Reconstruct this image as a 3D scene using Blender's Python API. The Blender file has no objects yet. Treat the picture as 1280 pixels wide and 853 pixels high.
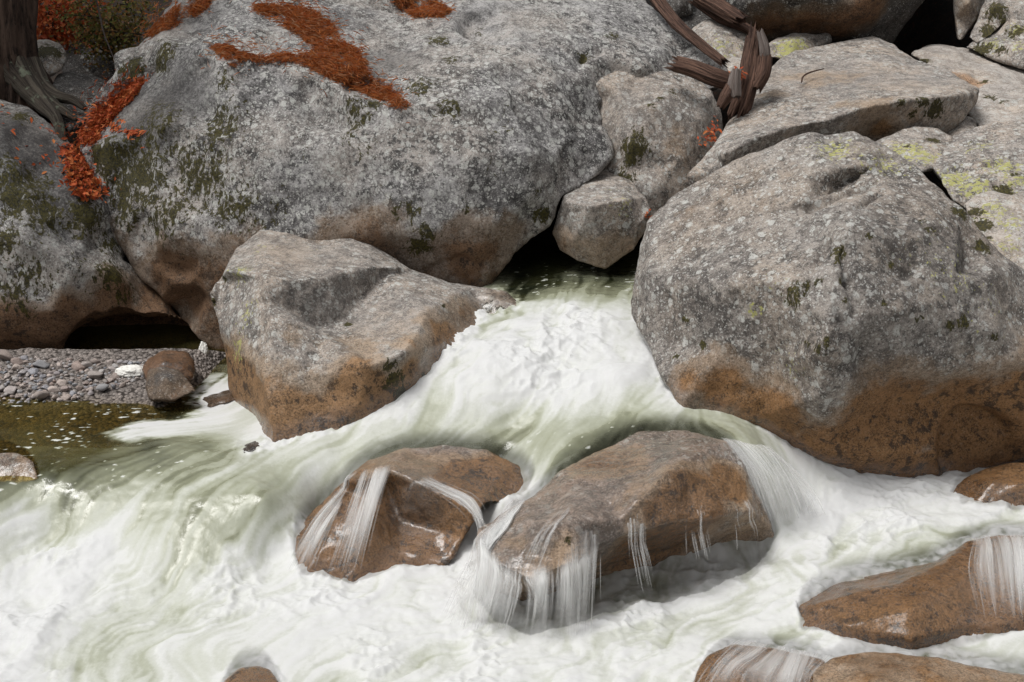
import bpy, bmesh, math, random
import numpy as np
from mathutils import Vector, Matrix
from mathutils.geometry import delaunay_2d_cdt

R = math.radians
rnd = random.Random(7)
rng = np.random.default_rng(11)
scene = bpy.context.scene
COL = scene.collection

# ------------------------------------------------------------------ camera
CZ, PITCH, F = 3.6, R(17.0), 1777.8
cam_d = bpy.data.cameras.new('camera')
cam_d.lens, cam_d.sensor_width = 50.0, 36.0
cam_d.clip_start, cam_d.clip_end = 0.1, 2000
cam = bpy.data.objects.new('camera', cam_d); COL.objects.link(cam)
cam.location = (0, 0, CZ); cam.rotation_euler = (R(90) - PITCH, 0, 0)
scene.camera = cam

# ------------------------------------------------------------------ light
world = bpy.data.worlds.new('World'); scene.world = world; world.use_nodes = True
SUN_EL, SUN_AZ = R(66), R(-112)          # azimuth from +Y (ahead of the camera), negative = left
wn, wl = world.node_tree.nodes, world.node_tree.links
for n in list(wn): wn.remove(n)
sky = wn.new('ShaderNodeTexSky'); sky.sky_type = 'NISHITA'; sky.sun_disc = False
sky.sun_elevation = SUN_EL; sky.sun_rotation = SUN_AZ
sky.air_density, sky.dust_density, sky.ozone_density = 1.0, 4.0, 1.0
hsv = wn.new('ShaderNodeHueSaturation'); hsv.inputs['Saturation'].default_value = 0.10
bg = wn.new('ShaderNodeBackground'); bg.inputs['Strength'].default_value = 0.11
wo = wn.new('ShaderNodeOutputWorld')
wl.new(sky.outputs[0], hsv.inputs['Color']); wl.new(hsv.outputs[0], bg.inputs[0]); wl.new(bg.outputs[0], wo.inputs[0])
sd = bpy.data.lights.new('sun', 'SUN'); sd.energy = 2.45; sd.angle = R(24); sd.color = (1.0, .98, .955)
sun = bpy.data.objects.new('sun', sd); COL.objects.link(sun)
sdir = Vector((math.sin(SUN_AZ) * math.cos(SUN_EL), math.cos(SUN_AZ) * math.cos(SUN_EL), math.sin(SUN_EL)))
sun.rotation_euler = sdir.to_track_quat('Z', 'Y').to_euler(); sun.location = (0, 0, 30)
vs = scene.view_settings
scene.display_settings.display_device = 'sRGB'
vs.view_transform = 'Standard'; vs.look = 'None'; vs.gamma = 1; vs.use_curve_mapping = False
vs.exposure = 0.06
scene.cycles.use_denoising = True
scene.cycles.max_bounces = 6; scene.cycles.transparent_max_bounces = 24

# ------------------------------------------------------------------ helpers
cp, sp_ = math.cos(PITCH), math.sin(PITCH)
def ray(px, py):
    u = (px - 640.0) / F; v = (426.5 - py) / F
    return np.array([u, cp + sp_ * v, -sp_ + cp * v])
def PY(px, py, Y):
    d = ray(px, py); return np.array([0, 0, CZ]) + d * (Y / d[1])
def PZ(px, py, z):
    d = ray(px, py); return np.array([0, 0, CZ]) + d * ((z - CZ) / d[2])
def proj(P):
    q = P - np.array([0, 0, CZ])
    f = q[:, 1] * cp - q[:, 2] * sp_; u = q[:, 0]; v = q[:, 1] * sp_ + q[:, 2] * cp
    return np.stack([640 + F * u / f, 426.5 - F * v / f], 1), f

def _h(ix, iy, iz, seed):
    n = (ix * 374761393 + iy * 668265263 + iz * 2147483647 + seed * 144665) & 0xffffffff
    n = ((n ^ (n >> 13)) * 1274126177) & 0xffffffff
    n = ((n ^ (n >> 16)) * 2246822519) & 0xffffffff
    return (n ^ (n >> 15)) & 0xffff
_G = rng.normal(size=(1024, 3)); _G /= np.linalg.norm(_G, axis=1)[:, None]
def perlin(P, seed=0):
    P = np.asarray(P, float); I = np.floor(P).astype(np.int64); f = P - I
    w = f * f * f * (f * (f * 6 - 15) + 10); out = np.zeros(len(P))
    for dx in (0, 1):
        for dy in (0, 1):
            for dz in (0, 1):
                g = _G[_h(I[:, 0] + dx, I[:, 1] + dy, I[:, 2] + dz, seed) & 1023]
                dot = g[:, 0] * (f[:, 0] - dx) + g[:, 1] * (f[:, 1] - dy) + g[:, 2] * (f[:, 2] - dz)
                out += dot * (w[:, 0] if dx else 1 - w[:, 0]) * (w[:, 1] if dy else 1 - w[:, 1]) * (w[:, 2] if dz else 1 - w[:, 2])
    return out * 1.5
def fbm(P, oct=4, seed=0, gain=.5):
    P = np.asarray(P, float); o = 0; a = 1; s = 0
    for k in range(oct):
        o = o + a * perlin(P * 2 ** k, seed + k); s += a; a *= gain
    return o / s
def sstep(a, b, x):
    t = np.clip((x - a) / (b - a), 0, 1); return t * t * (3 - 2 * t)

def inside(x, y, pg):
    c = False; j = len(pg) - 1
    for i in range(len(pg)):
        if (pg[i][1] > y) != (pg[j][1] > y) and x < (pg[j][0] - pg[i][0]) * (y - pg[i][1]) / (pg[j][1] - pg[i][1]) + pg[i][0]: c = not c
        j = i
    return c
def tag(o, label=None, cat=None, group=None, kind=None):
    if label: o['label'] = label
    if cat: o['category'] = cat
    if group: o['group'] = group
    if kind: o['kind'] = kind
    return o
def empty(name, loc):
    o = bpy.data.objects.new(name, None); COL.objects.link(o); o.location = loc; return o
def mesh_obj(name, V, Fc, mat, parent=None, loc=None, smooth=True, attrs=None):
    """V in world space (or parent space when parent is given)"""
    V = np.asarray(V, float); loc = np.zeros(3) if loc is None else np.asarray(loc, float)
    me = bpy.data.meshes.new(name)
    V2 = V - loc
    Fa = Fc if isinstance(Fc, np.ndarray) else np.array(Fc) if len({len(f) for f in Fc}) == 1 else np.empty(0, object)
    if Fa.dtype != object and Fa.ndim == 2:
        k = Fa.shape[1]
        me.vertices.add(len(V2)); me.vertices.foreach_set('co', V2.astype(np.float32).ravel())
        me.loops.add(Fa.size); me.loops.foreach_set('vertex_index', Fa.astype(np.int32).ravel())
        me.polygons.add(len(Fa)); me.polygons.foreach_set('loop_start', np.arange(len(Fa), dtype=np.int32) * k)
        me.polygons.foreach_set('loop_total', np.full(len(Fa), k, np.int32))
        me.update(calc_edges=True); me.validate()
    else:
        me.from_pydata([tuple(v) for v in V2], [], [tuple(f) for f in Fc]); me.update()
    if smooth: me.polygons.foreach_set('use_smooth', np.ones(len(me.polygons), bool))
    if attrs:
        for k_, a in attrs.items():
            at = me.attributes.new(k_, 'FLOAT', 'POINT'); at.data.foreach_set('value', np.asarray(a, np.float32))
    o = bpy.data.objects.new(name, me); COL.objects.link(o); o.location = loc
    if mat: me.materials.append(mat)
    if parent is not None: o.parent = parent
    return o

# ------------------------------------------------------------------ node helper
class NT:
    def __init__(s, name):
        s.m = bpy.data.materials.new(name); s.m.use_nodes = True
        s.t = s.m.node_tree; s.t.nodes.clear()
        s.out = s.t.nodes.new('ShaderNodeOutputMaterial')
        s.co = s.t.nodes.new('ShaderNodeTexCoord').outputs['Object']
    def put(s, sock, v):
        if isinstance(v, bpy.types.NodeSocket): s.t.links.new(v, sock)
        elif v is not None:
            if hasattr(sock.default_value, '__len__') and isinstance(v, (tuple, list)) and len(v) == 3 and len(sock.default_value) == 4: v = (*v, 1)
            sock.default_value = v
    def noise(s, scale, detail=4, rough=.5, dist=0, co=None, col=False):
        n = s.t.nodes.new('ShaderNodeTexNoise'); s.put(n.inputs['Vector'], co or s.co)
        n.inputs['Scale'].default_value = scale; n.inputs['Detail'].default_value = detail
        n.inputs['Roughness'].default_value = rough; n.inputs['Distortion'].default_value = dist
        return n.outputs['Color' if col else 'Fac']
    def voro(s, scale, feature='F1', co=None, out='Distance', rand=1.0):
        n = s.t.nodes.new('ShaderNodeTexVoronoi'); n.feature = feature; s.put(n.inputs['Vector'], co or s.co)
        n.inputs['Scale'].default_value = scale; n.inputs['Randomness'].default_value = rand
        return n.outputs[out]
    def attr(s, name):
        n = s.t.nodes.new('ShaderNodeAttribute'); n.attribute_name = name; return n.outputs['Fac']
    def math(s, op, a, b=None, c=None, clamp=False):
        n = s.t.nodes.new('ShaderNodeMath'); n.operation = op; n.use_clamp = clamp
        s.put(n.inputs[0], a)
        if b is not None: s.put(n.inputs[1], b)
        if c is not None: s.put(n.inputs[2], c)
        return n.outputs[0]
    def mr(s, v, a, b, c=0.0, d=1.0, smooth=True):
        n = s.t.nodes.new('ShaderNodeMapRange'); n.interpolation_type = 'SMOOTHSTEP' if smooth else 'LINEAR'
        s.put(n.inputs[0], v)
        for i, x in enumerate((a, b, c, d)): s.put(n.inputs[i + 1], x)
        return n.outputs[0]
    def mix(s, f, a, b, mode='MIX'):
        n = s.t.nodes.new('ShaderNodeMix'); n.data_type = 'RGBA'; n.blend_type = mode
        s.put(n.inputs[0], f); s.put(n.inputs[6], a); s.put(n.inputs[7], b); return n.outputs[2]
    def warp(s, scale, amt):
        n = s.noise(scale, 3, col=True)
        v = s.t.nodes.new('ShaderNodeVectorMath'); v.operation = 'SUBTRACT'; s.put(v.inputs[0], n); v.inputs[1].default_value = (.5, .5, .5)
        w = s.t.nodes.new('ShaderNodeVectorMath'); w.operation = 'SCALE'; s.put(w.inputs[0], v.outputs[0]); w.inputs['Scale'].default_value = amt
        a = s.t.nodes.new('ShaderNodeVectorMath'); a.operation = 'ADD'; s.put(a.inputs[0], s.co); s.put(a.inputs[1], w.outputs[0])
        return a.outputs[0]
    def scaleco(s, v, co=None):
        m = s.t.nodes.new('ShaderNodeMapping'); s.put(m.inputs['Vector'], co or s.co); m.inputs['Scale'].default_value = v
        return m.outputs[0]
    def bump(s, h, strength, dist, normal=None):
        n = s.t.nodes.new('ShaderNodeBump'); s.put(n.inputs['Strength'], strength); n.inputs['Distance'].default_value = dist
        s.put(n.inputs['Height'], h)
        if normal is not None: s.put(n.inputs['Normal'], normal)
        return n.outputs[0]
    def bsdf(s, col, rough=.8, normal=None, spec=.3, **kw):
        n = s.t.nodes.new('ShaderNodeBsdfPrincipled'); s.put(n.inputs['Base Color'], col); s.put(n.inputs['Roughness'], rough)
        s.put(n.inputs['Specular IOR Level'], spec)
        if normal is not None: s.put(n.inputs['Normal'], normal)
        for k, v in kw.items(): s.put(n.inputs[k.replace('_', ' ')], v)
        return n.outputs[0]
    def done(s, sh): s.t.links.new(sh, s.out.inputs[0]); return s.m

def granite(name, dark, light, pale=.5, tan=(.30, .17, .085), rust=(.20, .085, .028), wetrough=.75, blotch=1.0, warm=(1.05, .985, .915), bmp=.5):
    """granite: crystals, blotchy lichen film, painted-on attributes: stain, moss, yellow, wet, clean, shade (dark film and painted shading)"""
    t = NT(name)
    big = t.noise(.9, 5, .6)
    mid = t.noise(8.5, 9, .70, .3)
    fine = t.noise(46, 7, .75)
    cry = t.noise(92, 4, .8)
    clean = t.attr('clean'); dirty = t.math('SUBTRACT', 1.0, clean)
    k = t.math('ADD', t.math('MULTIPLY', mid, .55), t.math('ADD', t.math('MULTIPLY', fine, .40), t.math('MULTIPLY', big, .25)))
    base = t.mix(t.mr(k, .50, .70), dark, light)
    base = t.mix(t.mr(t.noise(1.7, 5, .6), .40, .62), base, t.mix(1.0, base, warm, 'MULTIPLY'))
    # dark lichen film: big clouds broken up by fine noise
    dkn = t.math('ADD', t.math('MULTIPLY', t.noise(14, 8, .75, .2), .8), t.math('ADD', t.math('MULTIPLY', t.noise(2.2, 4), .32), t.math('MULTIPLY', fine, .18)))
    dk = t.mr(dkn, .665, .735)
    base = t.mix(t.math('MULTIPLY', dk, t.math('MULTIPLY', dirty, .80 * blotch)), base, tuple(c * .40 for c in dark))
    # pale crust lichen, ragged patches of three sizes
    wc = t.warp(26, .045)
    for sc, thr, lo in ((13, .36, .66), (27, .40, .50), (55, .40, .40)):
        n = t.t.nodes.new('ShaderNodeTexVoronoi'); t.put(n.inputs['Vector'], wc); n.inputs['Scale'].default_value = sc
        sepr = t.t.nodes.new('ShaderNodeSeparateColor'); t.put(sepr.inputs[0], n.outputs['Color'])
        on = t.mr(t.math('ADD', sepr.outputs[0], t.math('MULTIPLY', t.noise(2.6, 4), .9)), 1.0 + lo * .3 - pale * .45, 1.08 + lo * .3 - pale * .45)
        disc = t.mr(t.math('ADD', n.outputs['Distance'], t.math('MULTIPLY', t.math('SUBTRACT', fine, .5), .5)), thr, thr * .8)
        mk = t.math('MULTIPLY', t.math('MULTIPLY', on, disc), t.mr(cry, .36, .50, .35, 1.0))
        mk = t.math('MULTIPLY', mk, t.math('SUBTRACT', 1.0, t.math('MULTIPLY', clean, .85)))
        base = t.mix(t.math('MULTIPLY', mk, .72), base, t.mix(sepr.outputs[1], (.40, .40, .37), (.55, .55, .52)))
    base = t.mix(t.math('MULTIPLY', t.mr(fine, .425, .37, 0, .62), dirty), base, tuple(c * .38 for c in dark))
    base = t.mix(t.math('MULTIPLY', t.mr(fine, .575, .63, 0, .45), dirty), base, (.46, .455, .44))
    # crystals
    base = t.mix(t.mr(cry, .57, .66, 0, .60), base, (.52, .50, .47))
    base = t.mix(t.mr(cry, .44, .35, 0, .72), base, (.040, .036, .034))
    # river stain (tan above, rust below)
    st = t.attr('stain')
    sm = t.math('ADD', st, t.math('MULTIPLY', t.math('SUBTRACT', t.noise(4.5, 9, .68), .5), 1.0))
    rock_n = t.mr(t.math('ADD', t.math('MULTIPLY', k, .6), t.math('MULTIPLY', cry, .55)), .515, .70)
    base = t.mix(t.mr(sm, .22, .46, 0, .66), base, t.mix(rock_n, tuple(c * .50 for c in tan), tuple(c * 1.35 for c in tan)))
    base = t.mix(t.mr(sm, .50, .74, 0, .86), base, t.mix(rock_n, tuple(c * .42 for c in rust), tuple(c * 1.6 for c in rust)))
    base = t.mix(t.math('MULTIPLY', t.mr(t.math('ADD', t.noise(16, 8, .75), t.math('MULTIPLY', t.noise(2.0, 3), .3)), .69, .75), t.mr(sm, .4, .8, 0, .82)), base, (.028, .020, .016))
    cr2 = t.noise(78, 4, .8)
    gs = t.mr(sm, .2, .5)
    base = t.mix(t.math('MULTIPLY', t.mr(cr2, .44, .33, 0, .70), gs), base, (.035, .026, .020))
    base = t.mix(t.math('MULTIPLY', t.mr(cr2, .57, .68, 0, .42), gs), base, (.46, .37, .27))
    # dark lichen film, plus painted shading of dimmer faces
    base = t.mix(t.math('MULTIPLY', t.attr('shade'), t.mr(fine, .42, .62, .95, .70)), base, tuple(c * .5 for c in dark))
    # yellow-green map lichen
    yl = t.attr('yellow')
    ym = t.mr(t.math('ADD', t.math('MULTIPLY', yl, .27), t.noise(34, 6, .66)), .74, .79)
    base = t.mix(t.math('MULTIPLY', ym, .85), base, t.mix(fine, (.22, .23, .06), (.50, .48, .17)))
    # moss in ragged upright tufts
    ms = t.attr('moss')
    mv = t.math('ADD', t.math('MULTIPLY', t.noise(32, 6, .66, .8, co=t.scaleco((1, 1, .55))), .72), t.math('MULTIPLY', t.noise(6, 4, .6), .28))
    mm = t.mr(t.math('ADD', t.math('MULTIPLY', ms, .315), mv), .715, .755)
    mossc = t.mix(t.mr(t.noise(70, 4, .7), .35, .65), (.009, .008, .0015), (.066, .056, .006))
    base = t.mix(t.math('MULTIPLY', mm, .95), base, mossc)
    # wet
    wet = t.attr('wet')
    base = t.mix(wet, base, t.mix(1.0, base, (.66, .60, .54), 'MULTIPLY'))
    rough = t.mr(wet, 0, 1, wetrough, .14, False)
    h = t.math('ADD', t.math('MULTIPLY', mid, .9), t.math('ADD', t.math('MULTIPLY', fine, .45), t.math('MULTIPLY', cry, .10)))
    h = t.math('ADD', h, t.math('MULTIPLY', mm, t.math('MULTIPLY', t.noise(80, 4, .7), .9)))
    nb = t.bump(h, bmp, .026)
    nb2 = t.bump(t.noise(26, 4, .6, .5), .35, .012)
    return t.done(t.bsdf(base, rough, nb, t.mr(wet, 0, 1, .3, .6, False), Coat_Weight=t.math('MULTIPLY', wet, .9), Coat_Roughness=.20, Coat_Normal=nb2))

M = {}
M['giant'] = granite('granite_lichen', (.085, .080, .079), (.345, .335, .328), pale=.55, blotch=1.12, tan=(.17, .112, .068), rust=(.11, .058, .028))
M['tan'] = granite('granite_tan', (.150, .134, .122), (.385, .342, .302), pale=.30, tan=(.27, .195, .130), rust=(.18, .098, .042))
M['right'] = granite('granite_grey_brown', (.105, .093, .085), (.315, .285, .255), pale=.12, tan=(.215, .148, .094), rust=(.165, .082, .029))
M['pale'] = granite('granite_pale', (.25, .22, .195), (.47, .43, .39), pale=.30, blotch=.6)
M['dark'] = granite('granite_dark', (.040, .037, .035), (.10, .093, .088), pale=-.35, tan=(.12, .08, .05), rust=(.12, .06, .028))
M['wet'] = granite('granite_river_stained', (.115, .092, .078), (.36, .29, .245), pale=.05, tan=(.325, .225, .138), rust=(.165, .082, .028), wetrough=.45, blotch=.45, bmp=.8)

# ------------------------------------------------------------------ boulders
ROCKS = {}
def rock(name, label, cat, mat, outline, inner=(), edges=(), thick=1.0, voxel=.022, smooth=3, amps=(.035, .014, .006),
         stain=None, moss=(), yellow=(), wet=(), clean=(), cracks=(), shade=(), chips=(0, .28, .03), seed=1, group=None, part_of=None, shrink=(.97, .82, .45)):
    pts = [tuple(map(float, p)) for p in list(outline) + list(inner)]
    n = len(outline)
    p2 = [Vector((p[0], p[1])) for p in pts]
    ed = [(i, (i + 1) % n) for i in range(n)] + [(n + a, n + b) for a, b in edges]
    vo, eo, fo, ov, _, _ = delaunay_2d_cdt(p2, ed, [list(range(n))], 1, 1e-4)
    V = []; back = {}
    for i, v in enumerate(vo):
        if ov[i]:
            Yv = pts[ov[i][0]][2]; back[ov[i][0]] = i
        else:
            d = [((v.x - p[0]) ** 2 + (v.y - p[1]) ** 2 + 1e-6, p[2]) for p in pts]
            sw = sum(1 / a for a, _ in d); Yv = sum(b / a for a, b in d) / sw
        V.append(PY(v.x, v.y, Yv))
    faces = [tuple(f) for f in fo]
    cx = sum(p[0] for p in pts[:n]) / n; cy = sum(p[1] for p in pts[:n]) / n
    prev = [back[i] for i in range(n)]
    for sc, dt in zip(shrink, (.35, .75, 1.0)):
        ring = []
        for i in range(n):
            x, y, Y = pts[i]
            V.append(PY(cx + (x - cx) * sc, cy + (y - cy) * sc, Y + thick * dt)); ring.append(len(V) - 1)
        for i in range(n):
            j = (i + 1) % n
            faces.append((prev[i], prev[j], ring[j])); faces.append((prev[i], ring[j], ring[i]))
        prev = ring
    Ym = sum(p[2] for p in pts[:n]) / n + thick * 1.05
    V.append(PY(cx, cy, Ym)); c = len(V) - 1
    for i in range(n): faces.append((prev[i], prev[(i + 1) % n], c))
    me = bpy.data.meshes.new('tmp'); me.from_pydata([tuple(v) for v in V], [], faces); me.update()
    bm = bmesh.new(); bm.from_mesh(me); bmesh.ops.recalc_face_normals(bm, faces=bm.faces[:]); bm.to_mesh(me); bm.free()
    o = bpy.data.objects.new('tmp', me); COL.objects.link(o)
    mod = o.modifiers.new('r', 'REMESH'); mod.mode = 'VOXEL'; mod.voxel_size = voxel
    ev = o.evaluated_get(bpy.context.evaluated_depsgraph_get()); m2 = ev.to_mesh()
    nv = len(m2.vertices); P = np.empty(nv * 3); m2.vertices.foreach_get('co', P); P = P.reshape(-1, 3)
    ne = len(m2.edges); E = np.empty(ne * 2, np.int32); m2.edges.foreach_get('vertices', E); E = E.reshape(-1, 2)
    nf = len(m2.polygons); Q = [tuple(p.vertices) for p in m2.polygons]
    ev.to_mesh_clear(); bpy.data.objects.remove(o); bpy.data.meshes.remove(me)
    deg = np.bincount(E.ravel(), minlength=nv).astype(float)[:, None]
    def lap(X):
        S = np.stack([np.bincount(E[:, 0], X[E[:, 1], k], nv) + np.bincount(E[:, 1], X[E[:, 0], k], nv) for k in range(3)], 1)
        return S / np.maximum(deg, 1)
    P0 = P.copy()
    for _ in range(smooth):
        P = P + .6 * (lap(P) - P)
    Qa = np.array(Q)
    def normals(P):
        fn = np.cross(P[Qa[:, 2]] - P[Qa[:, 0]], P[Qa[:, 3]] - P[Qa[:, 1]])
        N = np.zeros_like(P)
        for k in range(4):
            for a in range(3): N[:, a] += np.bincount(Qa[:, k], fn[:, a], nv)
        return N / np.maximum(np.linalg.norm(N, axis=1)[:, None], 1e-9)
    Nn = normals(P)
    rc = np.random.default_rng(seed + 500); ext = np.ptp(P, axis=0).max()
    for _ in range(chips[0]):
        i0 = rc.integers(nv); nrm = Nn[i0] + rc.normal(size=3) * .22; nrm /= np.linalg.norm(nrm)
        rr = chips[1] * rc.uniform(.35, 1.3) * min(1, ext / 1.6); q = P - P[i0]; h_ = q @ nrm + chips[2] * rc.uniform(.2, 1) * min(1, ext / 1.6)
        w_ = (h_ > 0) * (1 - sstep(.75 * rr, rr, np.linalg.norm(q, axis=1)))
        P = P - nrm * (h_ * w_)[:, None]
    Nn = normals(P)
    px, dep = proj(P)
    facing = ((np.array([0, 0, CZ]) - P) * Nn).sum(1) > 0
    def surf(x, y, r=9):
        d2 = (px[:, 0] - x) ** 2 + (px[:, 1] - y) ** 2
        cand = np.where((d2 < r * r) & facing)[0]
        if len(cand) == 0: cand = np.argsort(d2)[:5]
        return P[cand[np.argmin(dep[cand])]]
    # displacement: broad undulation, faceted chips, small pits
    off = np.array([seed * 3.7, seed * 1.3, seed * 9.1])
    d = amps[0] * fbm(P * 1.6 + off, 3, seed) + amps[1] * (fbm(P * 5.5 + off, 3, seed + 5) + .9 * (.35 - np.abs(perlin(P * 3.2 + off, seed + 9)))) \
        + amps[2] * fbm(P * 19 + off, 2, seed + 7)
    for cr in cracks:
        wd, dpt, poly = cr
        S = [surf(*q) for q in poly]
        for a, b in zip(S[:-1], S[1:]):
            ab = b - a; tt = np.clip(((P - a) @ ab) / max(ab @ ab, 1e-9), 0, 1)
            ds = np.linalg.norm(P - (a + tt[:, None] * ab), axis=1)
            ds = ds + .018 * perlin(P * 11 + off, seed + 3)
            d = d - dpt * np.exp(-(ds / wd) ** 2) * 1.0
    P = P + Nn * d[:, None]
    def blobs(L):
        a = np.zeros(nv)
        for (x, y, r, s) in L:
            c0 = surf(x, y); rr = r * np.linalg.norm(c0 - np.array([0, 0, CZ])) / F
            ds = np.linalg.norm(P - c0, axis=1) / rr
            a = np.maximum(a, s * np.clip(1.25 - ds, 0, 1) ** .7)
        return np.clip(a, 0, 1.2)
    at = {'moss': blobs(moss), 'yellow': blobs(yellow), 'wet': blobs(wet), 'clean': blobs(clean), 'shade': blobs(shade)}
    stv = np.zeros(nv)
    if stain:
        z0, z1, smax = stain[:3]         # full below z0, none above z1
        zz = P[:, 2] + .16 * fbm(P * 1.4 + off, 3, seed + 21)
        stv = smax * (1 - sstep(z0, z1, zz))
        if len(stain) > 3: stv = np.maximum(stv, blobs(stain[3]))
    at['stain'] = stv
    base = np.array([P[:, 0].mean(), P[:, 1].mean(), P[:, 2].min()])
    ob = mesh_obj(name, P, Qa, mat, loc=base, attrs=at)
    tag(ob, label, cat, group)
    ROCKS[label] = dict(P=P, N=Nn, px=proj(P)[0], dep=dep, facing=facing, ob=ob)
    return ob

# giant boulder filling the upper left and middle
G = rock('boulder', 'huge lichen-grey boulder with pine needles along its top, the largest rock, behind the chute', 'boulder', M['giant'],
  [(97,187,10.35),(112,130,10.9),(138,102,11.0),(143,70,11.15),(173,54,11.2),(205,18,11.6),(222,-10,11.9),(265,-45,12.3),(400,-60,12.7),(550,-60,12.9),(700,-50,12.9),(790,-18,12.6),
   (812,8,12.3),(850,41,11.9),(880,63,11.6),(912,88,11.3),(905,110,11.3),(850,120,11.3),(790,125,11.2),(745,128,10.9),(752,160,10.75),(765,182,10.65),(762,205,10.5),(735,228,10.35),(702,246,10.15),(690,278,10.1),(671,296,10.1),(645,316,10.05),(623,346,10.0),(609,366,9.98),
   (570,372,9.95),(450,440,9.9),(330,470,9.85),(287,455,9.85),(262,440,9.9),(233,413,9.98),(204,376,10.05),(164,332,10.15),(138,289,10.2),(131,250,10.25)],
  [(222,52,10.75),(255,60,10.55),(292,82,10.3),(326,74,10.5),(374,83,10.4),(430,112,10.15),(510,137,10.05),(573,68,10.75),(637,122,10.2),(665,190,9.98),(668,242,9.95),
   (136,177,10.2),(180,172,10.25),(225,120,10.45),(205,160,10.15),
   (300,180,9.95),(420,190,9.85),(540,210,9.85),(250,300,9.85),(400,300,9.7),(540,290,9.75),(620,280,9.85),(560,335,9.9),(290,400,9.82),
   (340,8,11.4),(400,40,11.1),(470,85,10.65),(500,20,11.5),(600,10,11.6),(700,50,11.3),(728,78,11.05),(760,66,11.25),(800,85,11.15),(735,100,10.95),(690,120,10.55),(715,180,10.4),(590,320,9.85),(180,290,10.05)],
  edges=[(1,2),(2,3),(3,4),(4,5),(5,6),(7,8),(8,9),(9,10),(11,12),(12,14),(14,13),(13,1)],
  thick=2.2, voxel=.026, smooth=2, amps=(.06,.022,.007), chips=(80, .38, .04), seed=3,
  stain=(.9, 1.75, .62, [(470,330,80,.75),(590,330,60,.8),(300,380,90,.8),(230,370,70,.9),(640,300,40,.5)]),
  moss=[(190,150,60,.75),(240,220,70,.85),(160,220,70,1.0),(290,260,60,.75),(200,270,60,.75),(270,150,50,.8),(275,100,30,.7),(120,200,30,1.1),(150,262,34,.95),(330,270,50,.6),
        (548,40,20,.9),(560,70,22,.85),(520,105,40,.8),(570,130,35,.75),(440,135,40,.8),(470,118,20,.9),(500,120,20,.9),(600,30,30,.6),(525,315,22,1.0),(540,295,20,.9),(520,270,40,.65),(590,265,20,.7),(683,275,16,1.1),(680,245,16,.8),
        (640,120,40,.5),(735,60,16,1.0),(765,40,14,.9),(195,70,30,1.0),(160,80,25,.95),(200,40,25,.7),(500,250,50,.5),(385,170,60,.45),(450,165,50,.6),(630,150,30,.55),(620,210,40,.45)],
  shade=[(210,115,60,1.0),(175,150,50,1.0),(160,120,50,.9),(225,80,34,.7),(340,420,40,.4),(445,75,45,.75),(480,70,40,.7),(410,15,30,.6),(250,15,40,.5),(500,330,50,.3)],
  clean=[(600,20,80,.7),(500,60,50,.6),(230,110,40,.6),(190,130,40,.8),(210,25,60,.7),(440,20,70,.5)],
  cracks=[(.03,.02,[(510,137),(560,132),(590,140)]),(.035,.03,[(540,345),(570,330),(610,335)]),(.05,.05,[(728,80),(735,62),(755,58)])])

L = rock('boulder', 'dark mossy boulder at the left edge over the gravel bank, with a hollow under it', 'boulder', M['giant'],
  [(-110,110,10.9),(0,122,10.8),(34,134,10.75),(68,160,10.65),(90,188,10.5),(112,222,10.4),(133,256,10.35),(140,290,10.25),(166,332,10.2),(208,376,10.15),(232,402,10.1),(205,394,9.95),(160,392,9.85),(120,397,9.75),(92,412,9.75),(76,432,9.75),(70,462,9.75),(0,470,9.7),(-110,480,9.6)],
  [(0,185,9.95),(40,240,9.85),(80,238,10.0),(125,250,10.15),(30,300,9.6),(90,330,9.65),(140,340,9.85),(60,390,9.6),(0,400,9.5),(-60,300,9.55),(-60,180,9.9),(60,195,10.3),(180,375,10.0),(20,200,10.0)],
  edges=[(10,0),(0,1),(1,2),(2,3)], thick=1.8, voxel=.026, smooth=2, amps=(.06,.02,.007), chips=(40,.25,.02), seed=5,
  stain=(.75,1.15,.85,[(150,390,50,.9),(200,385,40,.8),(100,400,40,.9)]),
  moss=[(20,230,60,1.0),(15,300,35,.9),(60,260,40,.9),(110,265,35,1.0),(140,300,30,.9),(150,340,30,.95),(165,370,30,.9),(40,350,50,.7),(20,380,50,.75),(120,330,40,.7),(30,140,25,.9)],
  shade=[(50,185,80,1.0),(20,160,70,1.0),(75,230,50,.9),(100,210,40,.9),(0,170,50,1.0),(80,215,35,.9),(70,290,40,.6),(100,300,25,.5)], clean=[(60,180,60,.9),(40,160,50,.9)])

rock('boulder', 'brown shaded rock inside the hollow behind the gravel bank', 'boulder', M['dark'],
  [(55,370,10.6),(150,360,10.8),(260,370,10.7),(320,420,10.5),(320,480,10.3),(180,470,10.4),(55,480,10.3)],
  [(120,420,10.4),(220,415,10.5)], thick=.8, voxel=.04, seed=8, stain=(1.5,2.2,.8))

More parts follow.
